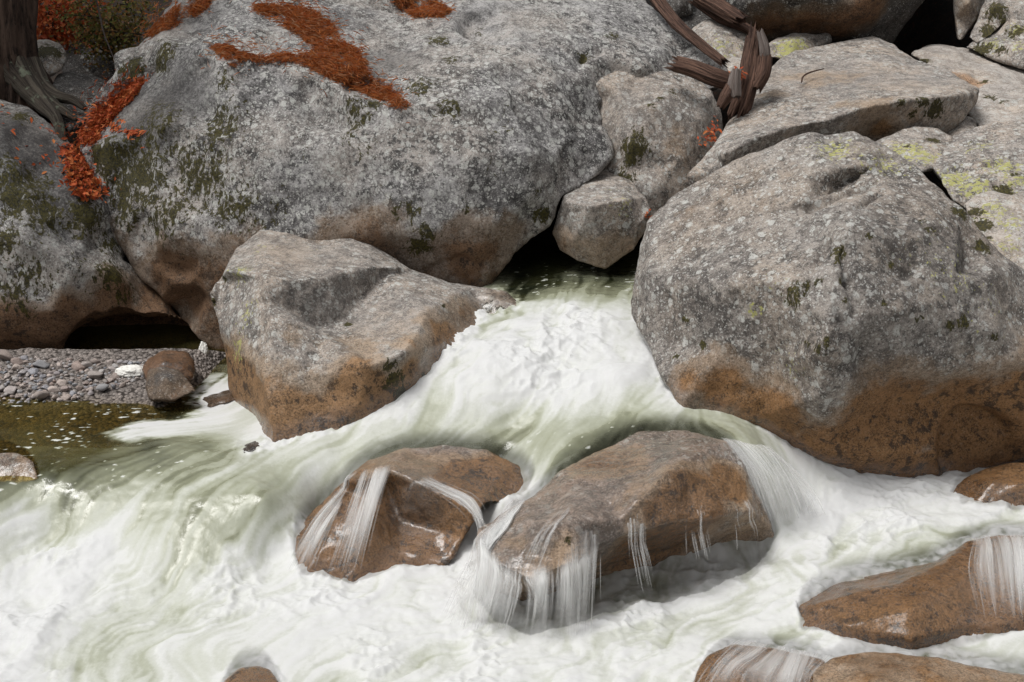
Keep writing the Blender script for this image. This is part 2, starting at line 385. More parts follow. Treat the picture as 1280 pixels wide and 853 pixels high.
MID = rock('boulder', 'scooped tan boulder left of the chute, with a hollow on its upper face', 'boulder', M['tan'],
  [(263,368,9.1),(268,355,9.2),(275,350,9.3),(296,310,9.55),(325,288,9.75),(362,289,9.8),(398,293,9.85),(434,292,9.85),(463,303,9.8),(493,323,9.75),(514,336,9.7),(562,353,9.65),(587,358,9.62),(634,365,9.6),(651,383,9.42),
   (625,425,9.2),(580,470,8.78),(540,515,8.5),(480,545,8.25),(416,550,8.1),(345,570,8.0),(325,545,8.2),(316,530,8.5),(288,512,8.85),(284,466,8.95),(282,444,8.95),(273,404,9.0)],
  [(282,339,9.10),(333,347,8.80),(362,353,8.82),(405,347,8.96),(463,334,9.24),(497,335,9.44),(369,392,8.74),(394,411,8.78),(416,413,8.80),(431,401,8.92),(456,372,9.16),(482,341,9.40),
   (333,378,8.62),(372,400,8.55),(405,420,8.52),(463,457,8.22),(503,442,8.31),(522,415,8.60),(533,388,8.90),(572,369,9.32),(600,385,9.42),(560,430,8.82),(505,470,8.36),(450,500,8.2),(380,470,8.25),(330,470,8.25),(340,420,8.42),(300,430,8.7),(340,520,8.1),(300,470,8.65),(470,405,8.85),(620,375,9.45)],
  edges=[(0,1),(1,2),(2,3),(3,4),(4,5),(6,7),(7,8),(8,9),(9,10),(10,11),(12,13),(13,14),(14,15),(15,16),(16,17),(17,18),(18,19),(11,19)],
  thick=.8, voxel=.016, smooth=0, amps=(.010,.009,.005), seed=11, shrink=(.97,.82,.5),
  stain=(.62,1.10,.95,[(450,490,50,.9),(570,430,55,.95),(520,465,30,.9),(520,420,40,.55),(590,390,40,.6),(490,385,50,.22),(400,300,50,.2),(380,420,40,.3),(360,520,60,1.0),(450,430,40,.45)]),
  moss=[(500,480,18,1.1),(492,465,14,1.0),(508,495,14,1.0),(605,378,14,1.0),(622,380,10,1.0),(432,398,9,1.1),(416,412,6,.9),(272,352,9,1.1),(265,375,9,1.0),(562,378,7,1.0),(536,466,7,1.0)],
  yellow=[(290,345,30,.9),(330,300,30,.6),(300,390,30,.8),(290,440,30,.9),(380,300,30,.5)],
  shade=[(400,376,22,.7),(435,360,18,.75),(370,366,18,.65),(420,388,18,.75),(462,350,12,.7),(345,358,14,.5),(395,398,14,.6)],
  clean=[(370,310,70,.8),(500,390,60,.9),(450,440,50,.8)],
  cracks=[(.02,.016,[(295,385),(318,372),(330,376)]),(.015,.012,[(400,455),(440,470)])])

B8 = rock('boulder', 'grey boulder wedged between the huge boulder and the long slab, below the driftwood', 'boulder', M['tan'],
  [(722,98,11.05),(760,91,11.2),(801,87,11.3),(850,91,11.3),(868,96,11.3),(890,112,11.2),(903,145,11.1),(905,180,11.0),(890,215,10.8),(870,245,10.6),(830,285,10.5),(790,285,10.5),(745,240,10.6),(735,150,11.0)],
  [(828,130,10.8),(808,152,10.65),(790,177,10.55),(770,110,10.95),(875,150,10.85),(850,200,10.6),(812,240,10.45),(780,215,10.55),(780,140,10.75)],
  edges=[(0,1),(1,2)], thick=1.1, voxel=.02, smooth=2, amps=(.03,.014,.006), seed=14, stain=(1.0,1.6,.5,[(860,170,50,.3)]),
  moss=[(790,190,28,1.0),(800,160,20,.8),(825,118,8,1.0),(812,125,8,.9),(775,225,20,.8),(845,110,10,.8),(790,205,14,1.1)], clean=[(780,120,60,.6)])

W9 = rock('boulder', 'small angular block wedged in the gap above the dark cave', 'boulder', M['tan'],
  [(690,292,10.2),(700,258,10.2),(705,245,10.2),(730,226,10.45),(756,209,10.75),(784,221,10.6),(806,247,10.25),(814,264,10.15),(806,290,10.1),(792,312,10.02),(757,336,9.98),(722,326,10.0),(700,312,10.15)],
  [(709,252,10.0),(739,258,9.88),(780,250,9.98),(718,300,9.95),(757,320,9.95),(798,280,10.02)],
  edges=[(0,1),(1,2)], thick=.55, voxel=.010, smooth=0, amps=(.006,.007,.005), seed=17, stain=(1.25,1.5,.45), yellow=[(790,250,30,.7),(770,230,30,.5)])

SL = rock('boulder', 'long flat-topped pale slab lying behind the big right boulder', 'boulder', M['tan'],
  [(858,220,9.95),(888,186,10.2),(905,157,10.6),(943,111,11.3),(962,85,11.8),(989,65,12.2),(1039,54,12.6),(1092,46,12.8),(1116,56,12.7),(1142,73,12.2),(1192,91,11.5),(1224,111,10.85),(1222,128,10.8),(1206,150,10.75),(1188,168,10.8),(1130,200,10.7),(1060,215,10.6),(990,220,10.4),(930,225,10.2),(885,238,10.0),(862,234,9.95)],
  [(905,192,9.95),(947,172,10.05),(989,158,10.12),(1035,150,10.2),(1077,135,10.3),(1134,125,10.42),(1195,118,10.6),(905,212,10.0),(962,186,10.2),(1010,172,10.35),(1077,172,10.6),(1180,150,10.65),(1040,95,11.4),(1130,95,11.3)],
  edges=[(0,1),(1,2),(2,3),(3,4),(4,5),(5,6),(7,8),(8,9)], thick=1.0, voxel=.02, smooth=2, amps=(.022,.010,.005), seed=20,
  stain=(1.0,1.3,.0,[(1030,90,60,.42),(960,110,40,.36),(1090,155,50,.55),(1150,145,30,.4),(1100,170,30,.7)]),
  moss=[(1135,127,10,1.0),(1160,130,14,.9),(1170,147,18,1.0),(1145,150,10,.9)], clean=[(1050,90,90,.8),(1130,95,70,.7)],
  cracks=[(.014,.012,[(985,108),(1040,112),(1090,114),(1130,113)])])

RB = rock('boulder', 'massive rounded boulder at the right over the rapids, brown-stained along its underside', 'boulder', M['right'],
  [(789,376,9.0),(793,345,9.05),(797,328,9.1),(809,276,9.25),(835,250,9.35),(866,229,9.4),(941,192,9.4),(1010,166,9.4),(1033,169,9.4),(1067,165,9.4),(1102,181,9.3),(1148,212,9.0),(1205,264,8.6),(1234,303,8.5),(1280,338,8.45),(1400,400,8.6),
   (1420,560,8.6),(1280,580,8.4),(1205,597,8.3),(1153,622,8.25),(1102,628,8.25),(1062,624,8.25),(1024,603,8.2),(970,570,8.2),(906,535,8.15),(850,512,8.15),(828,470,8.34),(809,424,8.68),(792,393,8.95)],
  [(814,345,8.75),(912,357,8.20),(970,351,8.04),(1095,203,8.96),(1056,288,8.10),(1042,340,7.90),(1035,400,7.72),(1030,440,7.66),(1027,495,7.74),(1035,550,7.95),(1107,455,7.82),(1171,460,7.92),(1280,455,8.06),(1125,500,8.10),(1200,508,8.24),(1110,565,7.98),(1180,570,8.12),
   (1150,380,7.88),(1250,420,8.02),(1148,290,8.22),(1230,345,8.16),(970,450,8.04),(900,440,8.20),(950,520,8.1),(950,270,8.75),(870,290,8.9),(1050,226,8.78),(1280,520,8.2),(1070,600,8.1),(1006,252,8.66),(1009,262,8.67),(1054,238,8.83),(1102,214,8.97)],
  edges=[(29,26),(26,3),(30,31),(31,32),(32,4),(0,1),(1,2),(2,5),(4,5),(5,6),(6,7),(7,8),(8,9),(7,10),(10,11),(11,12),(13,14),(9,15)],
  shade=[(1170,340,120,.34),(1120,420,70,.3)], thick=1.6, voxel=.018, smooth=1, amps=(.03,.018,.007), chips=(34, .30, .035), seed=23,  # front-right face toned down, its dimmer light painted in with sparser lichen
  stain=(.35,.62,.9,[(1110,520,90,1.0),(1200,520,100,1.0),(1280,520,90,1.0),(1090,580,70,1.0),(900,490,50,.8),(960,530,60,1.0),(860,470,40,.7),(1020,560,50,.9),(880,260,90,.26),(960,220,80,.26)]),
  moss=[(985,370,22,1.0),(1000,350,14,.9),(1040,310,14,1.0),(1048,320,10,1.1),(1020,345,10,1.0),(1015,435,14,.9),(1003,430,10,.9),(1040,425,10,.9),(1060,370,8,.9),(1055,345,8,.9),(1105,372,10,.9),(1205,260,18,1.0),(1165,280,14,.9),(1155,270,10,.9),(1210,410,12,1.0),(1190,415,10,1.0),(1155,405,10,.8),(1250,420,10,.9),(900,250,7,.9),(850,400,8,.9),(840,440,10,.9),(870,430,10,.8),(1090,290,8,.8),(1230,300,16,1.1),(1120,325,8,.9),(1180,330,6,.9)],
  yellow=[(1040,180,40,.9),(1110,200,40,.8),(1200,330,90,.55),(1240,390,60,.5),(935,390,20,.9),(950,350,40,.5),(980,460,40,.6)],
  cracks=[(0.033,0.088,[(1030,232),(1060,215),(1092,208)]),(0.025,0.064,[(1010,255),(1050,238),(1085,225)]),(0.027,0.064,[(1020,275),(1060,255),(1100,235)]),(0.030,0.056,[(1045,300),(1065,345),(1080,400)]),(0.027,0.048,[(1000,360),(1030,300)]),(.02,.02,[(1140,250),(1160,275),(1190,290)]),(.02,.014,[(880,260),(930,235),(990,210)])])

# rocks at upper right
rock('boulder', 'rough grey rock with yellow lichen at the right edge above the big boulder', 'boulder', M['tan'],
  [(1150,190,9.9),(1165,213,9.6),(1184,172,10.2),(1215,160,10.3),(1246,152,10.3),(1330,150,10.2),(1400,180,9.9),(1400,270,9.3),(1280,268,9.2),(1215,268,9.2),(1190,250,9.3)],
  [(1215,200,9.7),(1280,190,9.75),(1290,225,9.4),(1230,225,9.4)], thick=.9, voxel=.018, smooth=2, seed=26, amps=(.035,.02,.006),
  yellow=[(1190,215,30,1.1),(1215,225,30,1.1),(1250,200,30,1.1),(1270,215,25,1.0),(1220,175,30,.8)], moss=[(1255,230,18,1.0),(1230,240,14,1.0),(1270,210,10,.9)],
  cracks=[(.02,.03,[(1180,205),(1230,200),(1280,185)]),(.015,.02,[(1200,185),(1240,180)])])
rock('boulder', 'low lichen-spotted rock between the long slab and the big right boulder', 'boulder', M['tan'],
  [(1080,185,10.1),(1106,173,10.2),(1142,158,10.3),(1172,162,10.3),(1192,174,10.2),(1195,205,9.8),(1150,215,9.6),(1100,205,9.8)],
  [(1145,180,9.95)], thick=.7, voxel=.016, smooth=2, seed=28, amps=(.025,.016,.006),
  yellow=[(1130,180,40,1.0),(1165,190,30,1.0)], moss=[(1172,168,12,1.0),(1130,175,8,.9)])
rock('boulder', 'pale lichen-spotted rock touching the right shoulder of the massive boulder', 'boulder', M['pale'],
  [(1205,255,9.2),(1222,243,9.3),(1240,239,9.3),(1300,252,9.2),(1400,280,9.0),(1400,380,8.6),(1280,350,8.5),(1240,310,8.7),(1218,285,8.95)],
  [(1250,270,9.0),(1290,290,8.8),(1240,285,8.9)], thick=.7, voxel=.016, smooth=2, seed=30, amps=(.03,.016,.006),
  yellow=[(1240,255,30,1.0),(1265,270,30,.9),(1255,300,30,.8)], moss=[(1222,275,18,1.2),(1215,258,14,1.1),(1232,290,10,1.0)])
rock('boulder', 'pale cream rock right of the long slab, upper of two', 'boulder', M['pale'],
  [(1138,68,12.6),(1150,60,12.8),(1173,58,12.9),(1205,62,12.9),(1240,68,12.9),(1290,84,12.7),(1380,100,12.5),(1380,150,11.9),(1280,130,11.7),(1230,118,11.7),(1190,100,11.8)],
  [(1180,80,12.3),(1240,98,12.0),(1270,112,11.85),(1215,85,12.4)], thick=.9, voxel=.022, smooth=2, seed=32, amps=(.03,.02,.006), clean=[(1200,70,90,.6)],
  stain=(1,1.2,0,[(1210,90,30,.5),(1265,105,25,.5)]), moss=[(1150,68,14,1.0),(1185,85,8,.7),(1225,95,10,.95)], cracks=[(.02,.025,[(1190,78),(1225,98),(1245,105)])])
rock('boulder', 'pale cream rock right of the long slab, lower of two', 'boulder', M['pale'],
  [(1205,140,11.1),(1216,118,11.5),(1232,104,11.8),(1280,106,11.8),(1390,110,11.6),(1390,175,10.7),(1280,162,10.7),(1225,160,10.8)],
  [(1240,130,11.2),(1290,135,11.1)], thick=.8, voxel=.022, smooth=2, seed=34, amps=(.03,.018,.006), moss=[(1240,112,14,.95),(1252,118,10,.95)],
  cracks=[(.02,.02,[(1235,108),(1250,125),(1290,118)])])
rock('boulder', 'small brown stone in the gap between the slab and the pale rocks', 'boulder', M['tan'],
  [(1178,172,10.7),(1190,158,10.8),(1204,146,10.9),(1218,152,10.9),(1222,170,10.6),(1195,190,10.4)], [(1203,163,10.6)], thick=.4, voxel=.016, smooth=2, seed=36)
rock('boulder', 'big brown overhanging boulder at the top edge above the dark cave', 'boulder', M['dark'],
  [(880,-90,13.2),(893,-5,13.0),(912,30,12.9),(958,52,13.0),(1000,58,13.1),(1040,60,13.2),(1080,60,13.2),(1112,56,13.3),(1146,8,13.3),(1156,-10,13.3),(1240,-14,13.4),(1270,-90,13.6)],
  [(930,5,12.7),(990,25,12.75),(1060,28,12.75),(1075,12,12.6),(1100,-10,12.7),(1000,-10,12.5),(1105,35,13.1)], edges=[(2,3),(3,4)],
  thick=4.5, voxel=.036, smooth=2, seed=38, amps=(.05,.03,.008), stain=(1.0,1.4,0,[(960,38,40,.75),(1010,38,40,.85),(1050,38,40,.8),(1090,20,50,.8)]))  # unseen right end and deep back added to roof and darken the cave
rock('boulder', 'upright pale stone standing at the right of the cave mouth', 'boulder', M['tan'],
  [(1190,-30,13.3),(1240,-30,13.4),(1232,5,13.3),(1219,28,13.2),(1203,50,13.1),(1196,52,13.1),(1193,20,13.2)], [(1210,5,13.05)], thick=.5, voxel=.022, smooth=2, seed=40, stain=(1,1.1,0,[(1205,20,30,.4)]))
rock('boulder', 'mossy grey rock in the top right corner', 'boulder', M['tan'],
  [(1210,46,12.9),(1222,25,13.0),(1232,0,13.2),(1250,-25,13.4),(1340,-30,13.4),(1340,40,13.0),(1285,32,12.9),(1255,30,12.9),(1240,45,12.8),(1222,56,12.8)], [(1245,8,12.95),(1285,10,12.95)],
  thick=.8, voxel=.022, smooth=2, seed=42, moss=[(1238,5,18,1.1),(1232,30,14,1.1),(1250,15,12,.9)])
rock('boulder', 'lichened block beneath the top right corner rock', 'boulder', M['tan'],
  [(1206,60,12.8),(1222,46,12.9),(1246,42,12.9),(1262,24,12.9),(1330,36,12.8),(1360,95,12.4),(1280,86,12.4),(1240,74,12.6)], [(1250,55,12.65),(1280,55,12.55)],
  thick=.7, voxel=.02, smooth=2, seed=44, moss=[(1225,55,18,1.1),(1262,35,16,1.0),(1245,60,10,.9)], yellow=[(1240,45,20,.9),(1270,30,20,.9),(1265,55,15,.8)])
rock('boulder', 'grey rounded rock behind the upright driftwood', 'boulder', M['tan'],
  [(862,62,12.2),(866,38,12.4),(884,25,12.5),(912,30,12.5),(936,40,12.4),(948,50,12.3),(945,72,12.0),(905,82,11.9),(880,78,12.0)], [(900,48,12.05)],
  thick=.6, voxel=.02, smooth=2, seed=46, yellow=[(900,50,40,.7)])
rock('boulder', 'small pale rock under the upright driftwood', 'boulder', M['pale'],
  [(898,80,11.7),(915,72,11.8),(940,72,11.8),(945,90,11.5),(912,95,11.4)], [(922,80,11.5)], thick=.35, voxel=.018, smooth=2, seed=48)
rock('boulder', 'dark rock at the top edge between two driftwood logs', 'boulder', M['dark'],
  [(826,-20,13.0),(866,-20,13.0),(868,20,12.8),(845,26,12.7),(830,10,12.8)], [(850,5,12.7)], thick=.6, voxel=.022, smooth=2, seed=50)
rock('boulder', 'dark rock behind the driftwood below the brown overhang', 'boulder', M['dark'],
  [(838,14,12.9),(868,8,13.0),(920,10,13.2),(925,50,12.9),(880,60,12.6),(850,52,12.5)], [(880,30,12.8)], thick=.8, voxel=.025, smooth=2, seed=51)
rock('boulder', 'flat yellow-lichened rock tucked behind the top of the long slab', 'boulder', M['tan'],
  [(955,60,12.5),(972,47,12.7),(992,43,12.8),(1018,45,12.8),(1036,42,12.9),(1040,52,12.9),(1015,62,12.6),(985,76,12.4),(962,72,12.4)], [(990,54,12.5)],
  thick=.5, voxel=.018, smooth=2, seed=52, yellow=[(985,50,30,1.2),(1005,47,20,1.1)])

# rocks at upper left
rock('boulder', 'dark mossy rock beside the tree trunk', 'boulder', M['tan'],
  [(38,62,11.9),(46,50,12.0),(62,50,12.0),(78,58,11.9),(84,72,11.8),(78,88,11.6),(62,95,11.5),(45,92,11.5)], [(62,70,11.65)], thick=.6, voxel=.02, smooth=2, seed=54, moss=[(60,55,22,1.2),(75,65,12,.8)])
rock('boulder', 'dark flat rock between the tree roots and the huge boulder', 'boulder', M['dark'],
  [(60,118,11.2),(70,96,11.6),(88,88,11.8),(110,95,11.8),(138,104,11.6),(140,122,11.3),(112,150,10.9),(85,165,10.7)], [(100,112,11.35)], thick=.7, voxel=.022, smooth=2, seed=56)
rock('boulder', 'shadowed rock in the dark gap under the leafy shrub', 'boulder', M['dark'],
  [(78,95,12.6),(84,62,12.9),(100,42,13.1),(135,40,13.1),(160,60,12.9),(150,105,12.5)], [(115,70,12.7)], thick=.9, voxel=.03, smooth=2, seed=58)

# rocks in the river
A = rock('boulder', 'half-drowned brown rock left of mid-stream, with water strands over its left end', 'river rock', M['wet'],
  [(366,668,7.4),(390,640,7.55),(420,610,7.6),(440,592,7.68),(460,576,7.78),(505,563,7.88),(555,560,7.9),(609,563,7.9),(654,583,7.85),(672,610,7.75),(650,630,7.6),(606,628,7.4),(596,648,7.3),(580,670,7.3),(560,705,7.2),(500,730,7.15),(440,740,7.05),(375,725,7.1)],
  [(435,600,7.56),(460,598,7.5),(489,588,7.55),(522,603,7.45),(559,622,7.36),(592,643,7.3),(484,610,7.62),(500,650,7.48),(545,664,7.4),(560,655,7.35),(456,660,7.25),(500,690,7.25),(400,690,7.18),(420,650,7.32),(550,585,7.68),(620,595,7.7),(470,625,7.5)],
  edges=[(0,1),(1,2),(2,3),(3,4),(4,5)], thick=.5, voxel=.012, smooth=2, amps=(.016,.014,.006), seed=60,
  shade=[(512,632,34,.8),(530,650,24,.5),(530,590,40,.3)], stain=(.42,.58,.9,[(480,640,60,.9),(430,660,60,.95)]), wet=[(520,580,120,.6),(500,600,60,.85),(430,640,70,.8),(510,640,40,.4),(620,600,60,.8)], clean=[(500,620,120,.9)])
C = rock('boulder', 'broad wet brown rock in mid-stream with water streaming off its front lip', 'river rock', M['wet'],
  [(594,676,6.95),(598,662,7.05),(630,640,7.25),(663,622,7.35),(700,590,7.5),(754,561,7.75),(800,541,7.9),(858,538,7.9),(897,550,7.75),(910,553,7.7),(930,580,7.58),(950,625,7.5),(966,662,7.48),(975,700,7.52),(900,730,7.5),(820,760,7.38),(720,790,7.18),(640,770,7.0),(598,725,6.92)],
  [(621,706,6.72),(663,725,6.6),(712,704,6.7),(750,679,6.84),(782,668,6.88),(846,652,6.98),(897,645,7.1),(935,640,7.26),(893,556,7.58),(831,590,7.12),(803,622,6.96),(775,650,6.88),(725,650,6.82),(680,660,6.8),(740,600,7.3),(820,565,7.55),(650,690,6.75),
   (720,730,7.08),(800,694,7.22),(880,678,7.38),(660,745,6.88),(880,600,7.25)],
  edges=[(0,1),(1,2),(2,3),(3,4),(4,5),(5,6),(6,7),(8,9),(9,10),(10,4),(17,18),(18,19)], thick=.5, voxel=.012, smooth=2, amps=(.018,.016,.007), seed=62,
  stain=(.2,.7,.42,[(880,620,60,1.0),(700,690,40,.5),(850,640,50,1.0),(920,600,40,1.0),(820,690,80,1.1),(760,570,60,.7)]), wet=[(760,570,110,.85),(820,550,80,.9),(700,620,60,.5),(800,700,120,.9),(640,690,50,.7),(880,610,60,.35)], clean=[(750,640,150,.8)],
  moss=[(708,668,10,.9)], cracks=[(.012,.012,[(640,660),(700,640),(760,622)]),(.012,.01,[(860,650),(900,640),(930,642)])])
D = rock('boulder', 'smooth rust-brown rock at the lower right with a water veil over its right shoulder', 'river rock', M['wet'],
  [(996,756,6.85),(1020,740,6.95),(1053,724,7.05),(1112,714,7.1),(1171,702,7.15),(1210,677,7.3),(1249,669,7.35),(1300,672,7.35),(1400,720,7.2),(1400,830,6.7),(1250,830,6.5),(1139,825,6.4),(1053,810,6.5),(1000,785,6.65)],
  [(1020,755,6.72),(1053,745,6.72),(1110,735,6.75),(1182,703,7.0),(1210,723,6.85),(1232,754,6.72),(1225,782,6.55),(1139,798,6.38),(1060,782,6.5),(1140,760,6.5),(1270,720,6.9),(1290,770,6.6)],
  edges=[(0,1),(1,2),(2,3),(3,4),(4,5),(5,6)], thick=.5, voxel=.012, smooth=3, amps=(.014,.008,.004), seed=64, stain=(.6,.8,1.0), wet=[(1120,720,80,.7),(1270,700,120,.8),(1150,760,100,.35)], clean=[(1150,750,200,.8)])
E1 = rock('boulder', 'drowned rust-brown rock at the bottom edge with thin water streaking over it', 'river rock', M['wet'],
  [(862,870,5.95),(872,840,6.1),(884,820,6.2),(915,805,6.3),(967,810,6.3),(1030,826,6.25),(1045,860,6.05),(1060,930,5.7),(850,930,5.7)], [(930,840,6.0),(990,850,6.0)],
  thick=.45, voxel=.012, smooth=3, amps=(.014,.008,.004), seed=66, stain=(.6,.8,1.0), wet=[(950,830,120,.8)], clean=[(950,830,150,.9)])
E2 = rock('boulder', 'flat tan rock along the bottom right edge, dry on top', 'river rock', M['wet'],
  [(1010,870,5.95),(1016,838,6.1),(1040,822,6.2),(1092,816,6.25),(1171,824,6.22),(1280,843,6.12),(1400,860,6.0),(1420,960,5.5),(1010,960,5.5)], [(1090,850,5.92),(1200,865,5.85),(1150,835,6.05)],
  thick=.45, voxel=.012, smooth=2, amps=(.014,.010,.005), seed=68, stain=(.3,.6,.6), wet=[(1100,822,40,.6)], clean=[(1150,840,200,.6)])
F1 = rock('boulder', 'small orange-brown rock against the base of the massive right boulder', 'river rock', M['wet'],
  [(1192,615,8.0),(1205,600,8.05),(1232,586,8.1),(1262,579,8.1),(1300,580,8.1),(1360,600,8.0),(1360,660,7.7),(1200,650,7.75)], [(1240,605,7.85),(1280,605,7.8)],
  thick=.4, voxel=.012, smooth=2, amps=(.014,.01,.005), seed=70, stain=(.8,1.0,1.0), clean=[(1250,600,80,.7)])
F2 = rock('boulder', 'low pinkish rock breaking the olive pool at the left edge', 'river rock', M['wet'],
  [(-60,612,7.55),(-50,572,7.76),(0,567,7.78),(20,566,7.78),(42,577,7.7),(50,600,7.6),(20,612,7.55)], [(5,582,7.66)], thick=.35, voxel=.012, smooth=2, amps=(.012,.008,.004), seed=72, stain=(.2,.9,.5))
F3 = rock('boulder', 'rust-coloured tip of a drowned rock at the bottom left', 'river rock', M['wet'],
  [(262,905,5.75),(280,850,6.02),(300,834,6.12),(322,830,6.15),(340,836,6.12),(352,856,6.0),(370,905,5.75)], [(318,850,5.98)], thick=.35, voxel=.012, smooth=2, amps=(.012,.008,.004), seed=74, stain=(.6,.8,1.0), wet=[(315,840,50,.8)], clean=[(315,840,90,.9)])
rock('boulder', 'wet brown stone at the mouth of the hollow, nearer the gravel', 'river rock', M['dark'],
  [(176,462,8.95),(184,448,9.05),(205,439,9.1),(232,441,9.1),(242,452,9.05),(240,472,8.9),(212,482,8.8),(182,480,8.82)], [(205,455,8.88),(225,458,8.9)], thick=.35, voxel=.014, smooth=2, seed=76, stain=(.7,1.0,.8), wet=[(210,460,60,.5)])
rock('boulder', 'dark wet stone at the edge of the foam, in front of another brown stone', 'river rock', M['dark'],
  [(183,484,8.72),(186,464,8.82),(200,459,8.85),(222,462,8.82),(236,474,8.74),(246,488,8.62),(215,502,8.56),(188,500,8.58)], [(208,474,8.66)], thick=.3, voxel=.014, smooth=2, seed=78, stain=(.6,.9,.5))
rock('boulder', 'thin dark stone lying in the foam left of the scooped boulder', 'river rock', M['dark'],
  [(238,506,8.75),(252,496,8.85),(275,489,8.95),(292,486,8.95),(296,500,8.75),(262,510,8.65)], [(268,498,8.78)], thick=.2, voxel=.012, smooth=2, seed=80, stain=(.6,.9,.5), wet=[(265,497,40,.7)])
rock('boulder', 'black wet stone where the foam meets the rapids below the scooped boulder', 'river rock', M['dark'],
  [(300,560,8.05),(309,553,8.1),(320,551,8.1),(332,556,8.07),(334,566,7.95),(304,568,7.9)], [(318,550,8.0)], thick=.2, voxel=.012, smooth=2, seed=82, wet=[(318,550,40,.9)])

# ------------------------------------------------------------------ terrain
def terrain_z(X, Y):
    up = sstep(10.6, 13.2, Y); z = -.7 + up * 2.6
    z = z + sstep(13.5, 30, Y) * 7 + sstep(30, 160, Y) * 25
    z = z + sstep(7, 30, np.abs(X)) * 4 * (1 - .3 * up)
    dent = np.exp(-((X - 4.3) / 1.1) ** 2) * sstep(12.4, 13.2, Y) * (1 - sstep(17, 19, Y)); z = z * (1 - dent) + 1.5 * dent
    P = np.stack([X, Y, X * 0], 1)
    return z + .12 * fbm(P * .7, 3, 3) * (1 + up) + 1.5 * fbm(P * .06, 3, 4) * sstep(15, 40, np.hypot(X, Y))
gx = np.concatenate([-np.geomspace(300, 8, 40), np.linspace(-7.8, 7.8, 160), np.geomspace(8, 300, 40)])
gy = np.concatenate([-np.geomspace(120, 1, 20), np.linspace(0, 18, 180), np.geomspace(18.3, 300, 60)])
XX, YY = np.meshgrid(gx, gy); TV = np.stack([XX.ravel(), YY.ravel(), terrain_z(XX.ravel(), YY.ravel())], 1)
def grid_faces(nx, ny):
    i = np.arange(nx * ny).reshape(ny, nx)
    return np.stack([i[:-1, :-1], i[:-1, 1:], i[1:, 1:], i[1:, :-1]], -1).reshape(-1, 4)
t = NT('forest_floor')
c = t.mix(t.mr(t.noise(3, 8, .7), .42, .62), (.006, .005, .004), (.028, .018, .011))
c = t.mix(t.math('MULTIPLY', t.mr(t.noise(25, 5, .7), .55, .66), .6), c, (.10, .03, .012))
M['soil'] = t.done(t.bsdf(c, .95, t.bump(t.noise(20, 8, .7), .8, .05)))
tag(mesh_obj('ground', TV, grid_faces(len(gx), len(gy)), M['soil']), kind='structure')

# gravel bank
def gravel_z(X, Y):
    z = .5 + (Y - 8.80 + .10 * (X + 3.0)) * .19
    z = z - sstep(-2.3, -1.75, X) * .35
    P = np.stack([X, Y, X * 0], 1)
    return np.minimum(z, .64 - (Y - 9.5) * .45) + .025 * fbm(P * 3, 3, 31) + .012 * fbm(P * 22, 2, 32)
ax = np.linspace(-6, -1.2, 240); ay = np.linspace(7.6, 10.9, 170); AX, AY = np.meshgrid(ax, ay)
t = NT('gravel')
vc = t.t.nodes.new('ShaderNodeTexVoronoi'); t.put(vc.inputs['Vector'], t.co); vc.inputs['Scale'].default_value = 34
c = t.mix(t.mr(t.noise(6, 4), .4, .6), (.15, .13, .115), (.26, .22, .195))
c = t.mix(.45, c, t.mix(vc.outputs['Color'], (.10, .085, .08), (.46, .41, .38)))
c = t.mix(t.mr(vc.outputs['Distance'], .42, .8), c, (.03, .024, .02))
c = t.mix(t.attr('under'), c, t.mix(1.0, c, (.62, .48, .22), 'MULTIPLY'))
M['gravel'] = t.done(t.bsdf(c, .85, t.bump(t.mr(vc.outputs['Distance'], .6, 0), 1.0, .02)))
AZ = gravel_z(AX.ravel(), AY.ravel())
tag(mesh_obj('gravel', np.stack([AX.ravel(), AY.ravel(), AZ], 1), grid_faces(240, 170), M['gravel'], attrs={'under': 1 - sstep(.44, .53, AZ)}), kind='stuff')

